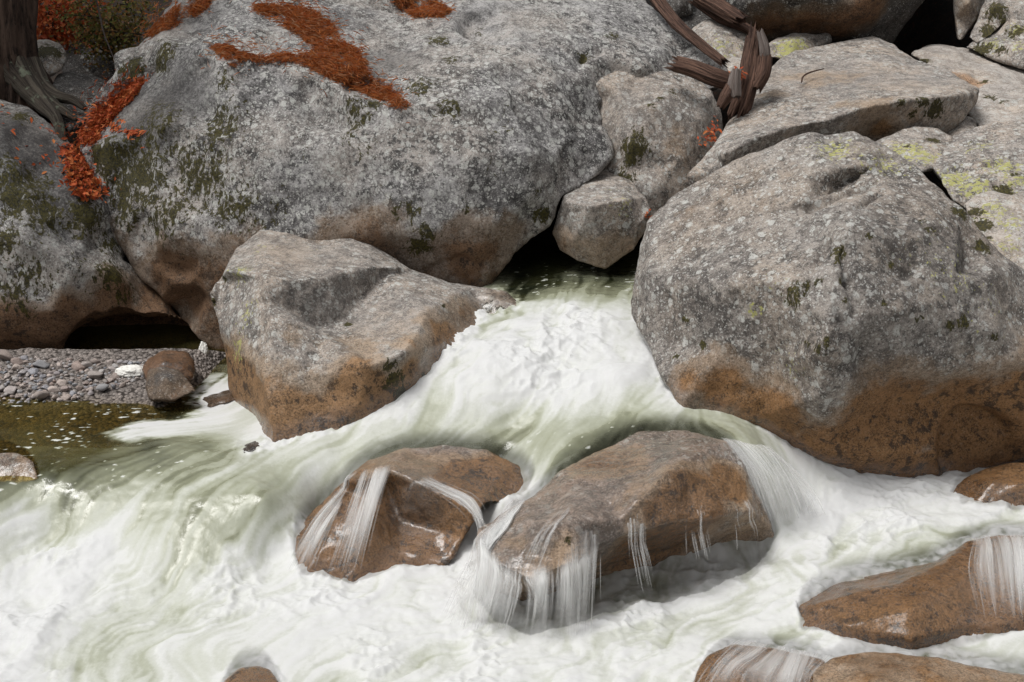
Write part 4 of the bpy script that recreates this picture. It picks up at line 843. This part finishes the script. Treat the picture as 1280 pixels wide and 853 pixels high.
# dark slot below the massive boulder
fall([[(1050,612,8.1),(1052,625,8.0),(1050,650,7.9)],[(1105,622,8.1),(1106,632,8.0),(1104,650,7.92)],[(1165,615,8.1),(1164,628,8.0),(1160,646,7.92)]], 90, .006, .35, 10, back=0.02)
# right shoulder of the rust-brown rock
fall([[(1218,676,7.18),(1214,710,6.9),(1226,765,6.62)],[(1240,672,7.2),(1248,712,6.86),(1256,775,6.58)],[(1275,672,7.2),(1280,715,6.86),(1285,780,6.58)],[(1320,675,7.2),(1320,715,6.86),(1320,780,6.58)]], 280, .0065, .42, 11, clump=6)
# streaks over the rock at the bottom edge
fall([[(920,802,6.28),(890,830,6.08),(870,865,5.92)],[(960,806,6.28),(925,835,6.05),(905,868,5.9)],[(1000,816,6.25),(990,845,6.0),(985,872,5.88)],[(1040,820,6.2),(1015,845,6.02),(1005,875,5.88)]], 150, .005, .35, 12)

# ------------------------------------------------------------------ pebbles on the bank
t = NT('pebble_stone')
oi = t.t.nodes.new('ShaderNodeObjectInfo')
c = t.mix(oi.outputs['Random'], (.13, .135, .145), (.30, .275, .255))
cr2 = t.t.nodes.new('ShaderNodeValToRGB'); t.t.links.new(oi.outputs['Random'], cr2.inputs[0])
e = cr2.color_ramp; e.interpolation = 'LINEAR'; e.elements[0].color = (0.237, 0.250, 0.275, 1); e.elements[1].color = (0.413, 0.312, 0.263, 1)
for p, k in ((.25, (0.525, 0.488, 0.463, 1)), (.45, (0.338, 0.275, 0.244, 1)), (.6, (0.575, 0.488, 0.438, 1)), (.8, (0.350, 0.362, 0.400, 1))):
    q = e.elements.new(p); q.color = k
c = t.mix(t.mr(t.noise(60, 6, .7), .35, .65), t.mix(1.0, cr2.outputs[0], (.6, .6, .6), 'MULTIPLY'), cr2.outputs[0])
c = t.mix(t.mr(t.noise(300, 2), .6, .7, 0, .5), c, (.5, .48, .46))
M['pebble'] = t.done(t.bsdf(c, .8, t.bump(t.noise(70, 6, .7), .6, .006)))
peb_mesh = []
for k in range(9):
    bm = bmesh.new(); bmesh.ops.create_icosphere(bm, subdivisions=3, radius=1)
    co = np.array([v.co[:] for v in bm.verts]); r = random.Random(100 + k)
    planes = [Vector((r.gauss(0, 1), r.gauss(0, 1), r.gauss(0, 1))).normalized() for _ in range(9)]
    ds = [r.uniform(.42, .85) for _ in planes]
    nz = .12 * fbm(co * 1.4 + k * 7, 3, k)
    for i, v in enumerate(bm.verts):
        n_d = v.co.normalized(); rr = 1.0
        for pl, dd in zip(planes, ds):
            q = n_d.dot(pl)
            if q > 1e-3: rr = min(rr, dd / q)
        v.co = n_d * (rr + nz[i]); v.co.x *= 1.0; v.co.y *= r.uniform(.78, .8) if False else .8; v.co.z *= .62
    me = bpy.data.meshes.new('pebble'); bm.to_mesh(me); bm.free()
    me.polygons.foreach_set('use_smooth', np.ones(len(me.polygons), bool)); me.materials.append(M['pebble']); peb_mesh.append(me)
poly = [(-20, 443), (70, 450), (140, 452), (186, 452), (178, 474), (150, 486), (90, 500), (40, 507), (-20, 512)]
def on_gravel(px, py):
    z = .55
    for _ in range(6):
        q = PZ(px, py, z); z = float(gravel_z(np.array([q[0]]), np.array([q[1]]))[0])
    return PZ(px, py, z)
named = [(52,460,.075,'angular blue-grey stone, the largest in the gravel bank'),(4,448,.09,'grey stone against the left edge at the back of the gravel bank'),(122,472,.07,'dark grey angular stone near the wet edge of the gravel'),(20,462,.05,'flat dark stone lying near the left end of the gravel'),(15,490,.055,'rounded brown stone low at the left end of the gravel'),(110,458,.05,'small upright blue-grey stone beside the largest pebble')]
placed = []
def pebble(px, py, s, label, grp, k):
    q = on_gravel(px, py)
    o = bpy.data.objects.new('pebble', peb_mesh[k % 9]); COL.objects.link(o)
    o.scale = (s, s * rnd.uniform(.8, 1.1), s * rnd.uniform(.75, 1.15)); o.rotation_euler = (rnd.uniform(-.4, .4), rnd.uniform(-.4, .4), rnd.uniform(0, 6.28))
    o.location = (q[0], q[1], q[2] + s * .28)
    tag(o, label, 'pebble', grp); placed.append((q[0], q[1], s))
for i, (x, y, s, lb) in enumerate(named): pebble(x, y, s, lb, 'stones of the gravel bank', i)
i = 0; tries = 0
while i < 290 and tries < 20000:
    tries += 1
    x, y = rnd.uniform(-15, 190), rnd.uniform(444, 511)
    if not inside(x, y, poly): continue
    s = min(.062, .016 + rnd.expovariate(1 / .013)) * (1.0 if x < 130 else .7)
    q = on_gravel(x, y)
    if any(math.hypot(q[0] - a, q[1] - b_) < .62 * (s + c_) for a, b_, c_ in placed): continue
    pebble(x, y, s, 'small rough grey or brown pebble among many in the gravel bank', 'stones of the gravel bank', i); i += 1

# heap of foam stranded on the gravel
t = NT('foam'); M['foam'] = t.done(t.bsdf(t.mix(t.noise(40, 5), (.62, .60, .55), (.85, .84, .80)), .7, t.bump(t.noise(50, 6, .7), .6, .01)))
def lump(name, px, py, rad, sc, mat, seed, lift=.0):
    bm = bmesh.new(); bmesh.ops.create_icosphere(bm, subdivisions=5, radius=1)
    co = np.array([v.co[:] for v in bm.verts]); dd = 1 + .35 * fbm(co * 1.6 + seed, 4, seed) + .12 * fbm(co * 6, 3, seed + 1); bm.free()
    bm = bmesh.new(); bmesh.ops.create_icosphere(bm, subdivisions=5, radius=1)
    q = on_gravel(px, py); Vs = co * dd[:, None] * rad * np.array(sc); fs = [[v.index for v in f.verts] for f in bm.faces]; bm.free()
    return mesh_obj(name, Vs + q + np.array([0, 0, lift]), np.array(fs), mat, loc=q)
tag(lump('foam', 165, 468, .10, (1.0, .7, .42), M['foam'], 3, .02), 'heap of cream foam stranded on the gravel beside the brown stones', 'foam')
o = lump('foam', 255, 449, .07, (.55, .6, 1.3), M['foam'], 5, .03); tag(o, 'small white spurt of foam at the mouth of the dark hollow', 'foam')

# ------------------------------------------------------------------ tubes (trunk, roots, logs, twigs)
def tube(name, pts, rad, mat, parent=None, k=14, sub=8, rough=.1, freq=5, seed=0, loc=None, flat=1.0, stretch=1.0, jag=0.0):
    pts = np.asarray(pts, float); m = len(pts); u = np.linspace(0, m - 1, (m - 1) * sub + 1)
    def cr(a):
        out = []
        for x in u:
            i = min(int(x), m - 2); f = x - i; p0, p1, p2, p3 = a[max(i - 1, 0)], a[i], a[i + 1], a[min(i + 2, m - 1)]
            out.append(.5 * (2 * p1 + (p2 - p0) * f + (2 * p0 - 5 * p1 + 4 * p2 - p3) * f * f + (3 * p1 - p0 - 3 * p2 + p3) * f ** 3))
        return np.array(out)
    C_ = cr(pts); Rr = np.interp(u, np.arange(m), rad)
    T = np.gradient(C_, axis=0); T /= np.linalg.norm(T, axis=1)[:, None]
    a = np.cross(T[0], (0.3, 1, .2)); a /= np.linalg.norm(a); V = []; ids = []
    for i in range(len(C_)):
        a = a - T[i] * (a @ T[i]); a /= np.linalg.norm(a); b = np.cross(T[i], a)
        for j in range(k):
            th = 2 * math.pi * j / k; V.append(C_[i] + Rr[i] * (math.cos(th) * a + flat * math.sin(th) * b)); ids.append((i, th))
    V = np.array(V); ids = np.array(ids)
    L_ = np.r_[0, np.cumsum(np.linalg.norm(np.diff(C_, axis=0), axis=1))][ids[:, 0].astype(int)]
    Q = np.stack([np.cos(ids[:, 1]) * freq * .35, np.sin(ids[:, 1]) * freq * .35, L_ * stretch * 2], 1) + seed * 3.1
    d = rough * (fbm(Q, 4, seed) + .6 * (.4 - np.abs(perlin(Q * 1.7, seed + 3))))
    nrm = V - C_[ids[:, 0].astype(int)]; V = V + nrm * (d[:, None] * 1.6)
    if jag:
        jn = perlin(np.stack([np.cos(ids[:, 1]) * 3.1, np.sin(ids[:, 1]) * 3.1, ids[:, 0] * 0 + seed], 1), seed) + .5 * perlin(np.stack([np.cos(ids[:, 1]) * 8, np.sin(ids[:, 1]) * 8, ids[:, 0] * 0 + seed], 1), seed + 1)
        n_ = len(C_) - 1; e1 = sstep(.72, 1, ids[:, 0] / n_); e0 = sstep(.28, 0, ids[:, 0] / n_) if False else 1 - sstep(0, .28, ids[:, 0] / n_)
        V = V + T[ids[:, 0].astype(int)] * (jn * jag * (e1 + e0))[:, None]
    n = len(C_); Fc = [(i * k + j, i * k + (j + 1) % k, (i + 1) * k + (j + 1) % k, (i + 1) * k + j) for i in range(n - 1) for j in range(k)]
    V = np.vstack([V, C_[:1] - T[:1] * Rr[0] * (.15 - 1.1 * (jag > 0)), C_[-1:] + T[-1:] * Rr[-1] * (.3 - 1.5 * (jag > 0))])
    Fc = Fc + [(n * k, (j + 1) % k, j) for j in range(k)] + [(n * k + 1, (n - 1) * k + j, (n - 1) * k + (j + 1) % k) for j in range(k)]
    return mesh_obj(name, V, Fc, mat, parent, loc, attrs={'around': np.r_[ids[:, 1], 0, 0], 'along': np.r_[L_, 0, L_.max()]})
def wood(name, dark, light, moss=0.0, gs=1.0):
    t = NT(name)
    cx = t.t.nodes.new('ShaderNodeCombineXYZ'); ar = t.attr('around')
    t.put(cx.inputs[0], t.math('MULTIPLY', t.math('COSINE', ar), .16)); t.put(cx.inputs[1], t.math('MULTIPLY', t.math('SINE', ar), .16)); t.put(cx.inputs[2], t.math('MULTIPLY', t.attr('along'), .14))
    g = t.noise(11 * gs, 8, .70, .6, co=cx.outputs[0])
    fine = t.noise(42 * gs, 6, .72, .4, co=cx.outputs[0])
    c = t.mix(t.mr(t.math('ADD', t.math('MULTIPLY', g, .7), t.math('MULTIPLY', fine, .35)), .40, .66), dark, light)
    c = t.mix(t.mr(fine, .46, .36, 0, .8), c, tuple(x * .35 for x in dark))
    if moss: c = t.mix(t.math('MULTIPLY', t.mr(t.noise(7, 7, .7), .54, .62), moss), c, t.mix(fine, (.12, .14, .09), (.30, .33, .25)))
    return t.done(t.bsdf(c, .9, t.bump(t.math('ADD', g, t.math('MULTIPLY', fine, .6)), 1.0, .05)))
M['bark'] = wood('bark', (.022, .013, .009), (.105, .068, .050))
M['root'] = wood('root_bark', (.035, .026, .020), (.13, .11, .085), .9)
M['drift'] = wood('driftwood', (.045, .024, .018), (.27, .155, .11), 0, 1.5)
M['drift_pale'] = wood('driftwood_bleached', (.16, .12, .10), (.40, .34, .31), 0, 1.5)

tree = empty('tree', PY(10, 130, 11.35)); tl = np.array(tree.location)
tag(tree, 'dark brown tree trunk with lichened roots gripping the rock at the top left', 'tree')
def rel(p): return np.array(p) - tl
trunk = tube('trunk', [rel(PY(8, 150, 11.3)), rel(PY(10, 118, 11.35)), rel(PY(4, 70, 11.4)), rel(PY(0, 0, 11.45)), rel(PY(0, -150, 11.5)), rel(PY(4, -420, 11.5)), rel(PY(10, -900, 11.6))], [.34, .30, .245, .235, .22, .2, .12], M['bark'], tree, 72, 22, .30, 12, 2, stretch=.35)
tube('root', [rel(PY(20, 90, 11.25)), rel(PY(40, 115, 11.05)), rel(PY(58, 135, 10.85)), rel(PY(72, 152, 10.66)), rel(PY(80, 185, 10.5))], [.13, .085, .06, .042, .02], M['root'], tree, 16, 10, .2, 5, 4)
tube('root', [rel(PY(40, 80, 11.3)), rel(PY(52, 105, 11.15)), rel(PY(70, 120, 11.0)), rel(PY(92, 126, 10.95)), rel(PY(106, 136, 10.9))], [.08, .06, .045, .036, .02], M['root'], tree, 14, 10, .2, 5, 5)
tube('root', [rel(PY(46, 110, 11.1)), rel(PY(66, 130, 10.9)), rel(PY(84, 142, 10.8)), rel(PY(96, 150, 10.75))], [.05, .042, .034, .015], M['root'], tree, 12, 10, .2, 5, 6)
tube('root', [rel(PY(-5, 115, 11.2)), rel(PY(-30, 135, 11.0)), rel(PY(-70, 150, 10.9))], [.14, .09, .04], M['root'], tree, 12, 10, .2, 5, 7)

# leaves --------------------------------------------------------------
def leaf_cloud(centres, normals_, size, seed, aspect=.55, curl_=.3):
    """one small bent quad-pair per leaf"""
    r = np.random.default_rng(seed); n = len(centres); Vs = np.zeros((n, 6, 3))
    N = normals_ / np.maximum(np.linalg.norm(normals_, axis=1)[:, None], 1e-9)
    a = r.normal(size=(n, 3)); a -= N * (a * N).sum(1)[:, None]; a /= np.linalg.norm(a, axis=1)[:, None]; b = np.cross(N, a)
    s = size * r.uniform(.6, 1.3, n)
    for k, (x, y, z) in enumerate([(-1, 0, 0), (-.1, -aspect, curl_), (.35, -aspect * .8, curl_), (1, 0, 0), (.35, aspect * .8, curl_), (-.1, aspect, curl_)]):
        Vs[:, k] = centres + s[:, None] * (x * a + y * b + z * N * .6)
    i = np.arange(n)[:, None] * 6
    F_ = np.concatenate([i + np.array([0, 1, 2, 3]), i + np.array([0, 3, 4, 5])])
    return Vs.reshape(-1, 3), F_
def leaf_mat(name, cols):
    t = NT(name); g = t.t.nodes.new('ShaderNodeNewGeometry'); r_ = t.t.nodes.new('ShaderNodeValToRGB'); t.t.links.new(g.outputs['Random Per Island'], r_.inputs[0])
    e = r_.color_ramp; e.elements[0].color = (*cols[0], 1); e.elements[1].color = (*cols[-1], 1)
    for i_, c_ in enumerate(cols[1:-1]): q = e.elements.new((i_ + 1) / (len(cols) - 1)); q.color = (*c_, 1)
    b_ = t.bsdf(r_.outputs[0], .7, None, .25); tr_ = t.t.nodes.new('ShaderNodeBsdfTranslucent'); t.t.links.new(r_.outputs[0], tr_.inputs[0])
    m_ = t.t.nodes.new('ShaderNodeMixShader'); m_.inputs[0].default_value = .25; t.t.links.new(b_, m_.inputs[1]); t.t.links.new(tr_.outputs[0], m_.inputs[2]); return t.done(m_.outputs[0])
M['needle'] = leaf_mat('dry_needles', [(.34, .10, .034), (.56, .19, .055), (.64, .27, .09), (.42, .12, .04), (.62, .38, .22), (.58, .18, .05)])
M['redleaf'] = leaf_mat('red_leaves', [(.38, .065, .022), (.50, .11, .03), (.24, .04, .018), (.52, .18, .055), (.42, .08, .024)])
M['greenleaf'] = leaf_mat('shrub_leaves', [(.06, .08, .02), (.16, .17, .035), (.28, .20, .06), (.10, .09, .03), (.34, .15, .05), (.05, .055, .02)])
M['crown'] = leaf_mat('needle_foliage', [(.02, .035, .012), (.04, .06, .02), (.03, .045, .015)])

# the tree's crown, unseen above the picture, spread sunward to shade the corner
r = np.random.default_rng(5); cc = rel((-6.0, 11.2, 6.2)); blob = [cc + np.array([r.normal() * 1.1, r.normal() * 1.0, r.normal() * .9]) for _ in range(46)]
cen = np.concatenate([b_ + r.normal(size=(260, 3)) * .28 for b_ in blob])
Vc, Fc_ = leaf_cloud(cen, r.normal(size=cen.shape), .075, 8, .35)
mesh_obj('crown', Vc, Fc_, M['crown'], tree, smooth=False)

def scatter_on(lbl, poly, n, size, aspect, seed, lift=.006, spread=.7, thin=0.28):
    k = ROCKS[lbl]; px, fc = k['px'], k['facing']
    xs = np.array(poly)[:, 0]; ys = np.array(poly)[:, 1]
    cand = np.where((px[:, 0] > xs.min()) & (px[:, 0] < xs.max()) & (px[:, 1] > ys.min()) & (px[:, 1] < ys.max()) & fc)[0]
    cand = np.array([i for i in cand if inside(px[i, 0], px[i, 1], poly)])
    if n > 250:
        xc, yc = xs.mean(), ys.mean(); n_e = int(n * .05)
    r = np.random.default_rng(seed)
    dens = fbm(k['P'][cand] * 6, 3, seed); w = np.clip(dens + thin, 0.015, 1) ** 1.2; w /= w.sum()
    pick = r.choice(cand, n, p=w)
    C_ = k['P'][pick] + r.normal(size=(n, 3)) * np.where(r.random((n, 1)) < .16, .07, .012) + k['N'][pick] * (lift * r.uniform(.2, 2.5, n))[:, None]
    nn = k['N'][pick] + r.normal(size=(n, 3)) * .35 * spread
    return leaf_cloud(C_, nn, size, seed, aspect)
def litter(name, parts, mat, label, cat, group=None):
    Vs, Fs, o_ = [], [], 0
    for v, f in parts: Vs.append(v); Fs.append(f + o_); o_ += len(v)
    tag(mesh_obj(name, np.concatenate(Vs), np.concatenate(Fs), mat, smooth=False), label, cat, group, 'stuff')
GL = G['label']; LL = L['label']
litter('pine_needles', [scatter_on(GL, [(312,8),(345,10),(385,14),(412,30),(425,52),(452,68),(455,90),(490,112),(512,136),(500,138),(470,124),(440,112),(400,92),(372,80),(330,74),(350,68),(380,74),(395,62),(372,44),(335,24)], 15000, .034, .032, 1),
    scatter_on(GL, [(264,60),(285,62),(312,72),(290,84),(284,76)], 1500, .032, .032, 2), scatter_on(GL, [(300,70),(350,74),(340,80),(300,76)], 500, .03, .032, 5)], M['needle'], 'orange drift of dry pine needles across the top of the huge boulder', 'pine needles')
litter('pine_needles', [scatter_on(GL, [(476,-20),(520,-6),(562,14),(552,22),(520,22),(496,10)], 4500, .034, .032, 3)], M['needle'], 'patch of dry pine needles at the top edge above the huge boulder', 'pine needles')
litter('pine_needles', [scatter_on(GL, [(268,-14),(262,10),(240,22),(190,46),(178,48),(214,20),(236,-4)], 4000, .034, .032, 4)], M['needle'], 'thin band of pine needles in the groove left of the huge boulder top', 'pine needles')
litter('fallen_leaves', [scatter_on(GL, [(118,128),(150,104),(182,98),(172,120),(150,140),(118,182),(98,182)], 2600, .019, .36, 6, .01, 1.2), scatter_on(GL, [(118,128),(150,104),(182,98),(172,120),(150,140),(118,182),(98,182)], 3500, .030, .035, 16),
    scatter_on(GL, [(140,155),(162,152),(164,166),(142,164)], 60, .026, .4, 7), scatter_on(GL, [(160,166),(178,164),(176,172),(160,174)], 40, .026, .3, 8)], M['redleaf'], 'rust-red fallen leaves and needles in the cleft left of the huge boulder', 'leaves')
litter('fallen_leaves', [scatter_on(LL, [(76,195),(110,196),(122,222),(128,250),(96,252),(78,230)], 1400, .024, .45, 9, .03, 1.8, 1.0), scatter_on(LL, [(58,160),(86,176),(96,196),(76,196)], 200, .026, .4, 10)], M['redleaf'], 'clump of bright red leaves hanging in the crack below the roots', 'leaves')
litter('fallen_leaves', [scatter_on(LL, [(0,130),(90,170),(80,215),(30,235),(0,200)], 40, .024, .4, 11)], M['redleaf'], 'scattered red leaves on the dark boulder under the tree', 'leaves')

# shrub and red thicket at the upper left
def shrub(name, lab, base, tips, nleaf, size, mat, seed, spread):
    root = empty(name, base); bl = np.array(base); tag(root, lab, 'shrub'); r = np.random.default_rng(seed); cs = []
    for k_, tip in enumerate(tips):
        tip = np.array(tip); mid = (bl + tip) / 2 + r.normal(size=3) * .12 + np.array([0, 0, .1])
        tube('branch', [np.zeros(3), mid - bl, tip - bl], [.012, .008, .004], M['root'], root, 6, 6, .05, 3, k_)
        for f in np.linspace(.35, 1, 8): cs.append((1 - f) ** 2 * bl + 2 * f * (1 - f) * mid + f * f * tip)
    cs = np.array(cs); pk = cs[r.integers(len(cs), size=nleaf)] + r.normal(size=(nleaf, 3)) * spread
    v, f = leaf_cloud(pk - bl, r.normal(size=pk.shape) + np.array([0, -.4, .8]), size, seed, .55); mesh_obj('foliage', v, f, mat, root, smooth=False)
shrub('shrub', 'sparse shrub with small yellow-green leaves above the dark gap', PY(150, 75, 12.8), [PY(80, 18, 12.4), PY(100, 30, 12.2), PY(120, 0, 12.3), PY(118, 38, 12.1), PY(140, 20, 12.2), PY(160, 35, 12.3), PY(175, 10, 12.4), PY(130, -20, 12.5), PY(190, -10, 12.6), PY(95, 5, 12.3), PY(110, 15, 12.2), PY(150, 5, 12.3), PY(170, 45, 12.3), PY(145, 50, 12.2)], 2400, .020, M['greenleaf'], 3, .11)
shrub('shrub', 'rust-red leafed shrub behind the tree trunk', PY(60, 60, 13.2), [PY(50, 5, 13.0), PY(70, 20, 12.9), PY(90, 10, 13.0), PY(60, 35, 12.9), PY(80, -10, 13.1), PY(100, -5, 13.1), PY(55, -10, 13.1), PY(85, 40, 12.9), PY(110, 12, 13.0)], 2200, .026, M['redleaf'], 4, .13)
tw = tube('twig', [PY(118, -10, 12.0), PY(125, 20, 12.0), PY(130, 42, 11.9), PY(143, 75, 11.7)], [.008, .008, .007, .004], M['drift_pale'], None, 6, 8, .1, 3, 9)
tag(tw, 'thin bare pale twig curving down in front of the shrub', 'twig')

# ------------------------------------------------------------------ driftwood
dw = empty('driftwood', PY(930, 125, 10.9)); dl = np.array(dw.location); tag(dw, 'upright splintered driftwood stump with a bleached prong', 'driftwood')
def rd(p): return np.array(p) - dl
tube('stem', [rd(PY(922, 145, 10.75)), rd(PY(933, 112, 10.8)), rd(PY(938, 80, 10.9)), rd(PY(943, 48, 11.0))], [.07, .068, .066, .058], M['drift'], dw, 44, 14, .30, 14, 1, stretch=.22, jag=.17)
tube('prong', [rd(PY(955, 85, 10.85)), rd(PY(956, 62, 10.85)), rd(PY(950, 40, 10.9))], [.042, .036, .024], M['drift_pale'], dw, 24, 10, .3, 10, 2, stretch=.3, jag=.05)
tube('prong', [rd(PY(944, 110, 10.78)), rd(PY(954, 92, 10.8)), rd(PY(957, 72, 10.85))], [.05, .052, .05], M['drift'], dw, 28, 10, .3, 12, 6, stretch=.25, jag=.06)
tube('splinter', [rd(PY(919, 122, 10.6)), rd(PY(918, 105, 10.62)), rd(PY(920, 88, 10.66))], [.04, .042, .03], M['drift_pale'], dw, 20, 8, .45, 7, 3, stretch=.3, jag=.05)
tube('splinter', [rd(PY(900, 134, 10.6)), rd(PY(908, 120, 10.6)), rd(PY(915, 104, 10.65))], [.025, .04, .03], M['drift'], dw, 20, 8, .45, 7, 4, stretch=.3, jag=.06)
def log(lab, pts, rad, mat, seed, k=36):
    pts = [PY(*p) for p in pts]; o_ = tube('driftwood_log', pts, rad, mat, None, k, 12, .24 if k > 8 else .1, 12, seed, loc=pts[0], stretch=.22, jag=.13 if k > 8 else 0); tag(o_, lab, 'driftwood'); return o_
log('thick dark log stub lying level against the upright stump', [(844,80,11.0),(865,86,10.95),(890,96,10.9),(912,103,10.9)], [.056,.06,.062,.058], M['drift'], 11)
log('long thin brown log resting along the shoulder of the huge boulder', [(812,-14,12.2),(830,10,12.0),(850,33,11.75),(874,54,11.5),(904,78,11.25)], [.05,.05,.044,.038,.032], M['drift'], 12)
log('broken brown log end jutting out at the top edge', [(860,-16,12.6),(884,0,12.45),(904,12,12.3),(926,25,12.15)], [.065,.07,.066,.06], M['drift'], 13)
log('narrow weathered branch lying below the broken log end', [(868,2,12.7),(900,24,12.4),(930,34,12.3),(948,46,12.2)], [.03,.03,.04,.03], M['drift'], 14)
log('thin dark twig curled on top of the pale slab', [(1002,103,11.15),(1004,96,11.22),(1012,91,11.3),(1030,86,11.42)], [.006,.007,.007,.004], M['drift'], 15, 6)
log('thin twig lying on the gravel beside the foam heap', [(132,480,9.0),(146,474,9.08),(158,473,9.1)], [.008,.009,.006], M['drift'], 16, 6)
# leaves caught between the slab and the grey boulder
def litter_line(pts, n, label, seed, spread=.03):
    r = np.random.default_rng(seed); P_ = np.array([PY(*p) for p in pts]); u_ = r.uniform(0, len(P_) - 1.001, n); i_ = u_.astype(int); f_ = (u_ - i_)[:, None]
    c_ = P_[i_] * (1 - f_) + P_[i_ + 1] * f_ + r.normal(size=(n, 3)) * spread
    v, f = leaf_cloud(c_, r.normal(size=(n, 3)) * .5 + np.array([0, -.5, 1]), .022, seed, .35); litter('fallen_leaves', [(v, f)], M['redleaf'], label, 'leaves')
litter_line([(897,155,10.55),(890,168,10.5),(882,180,10.4)], 60, 'brown leaves caught between the slab and the grey boulder', 21)
litter_line([(920,90,10.75),(928,96,10.72)], 50, 'orange leaves lodged in the upright driftwood', 22, .02)
litter_line([(808,268,10.1),(816,272,10.08)], 12, 'few red leaves beside the small angular block', 23, .02)
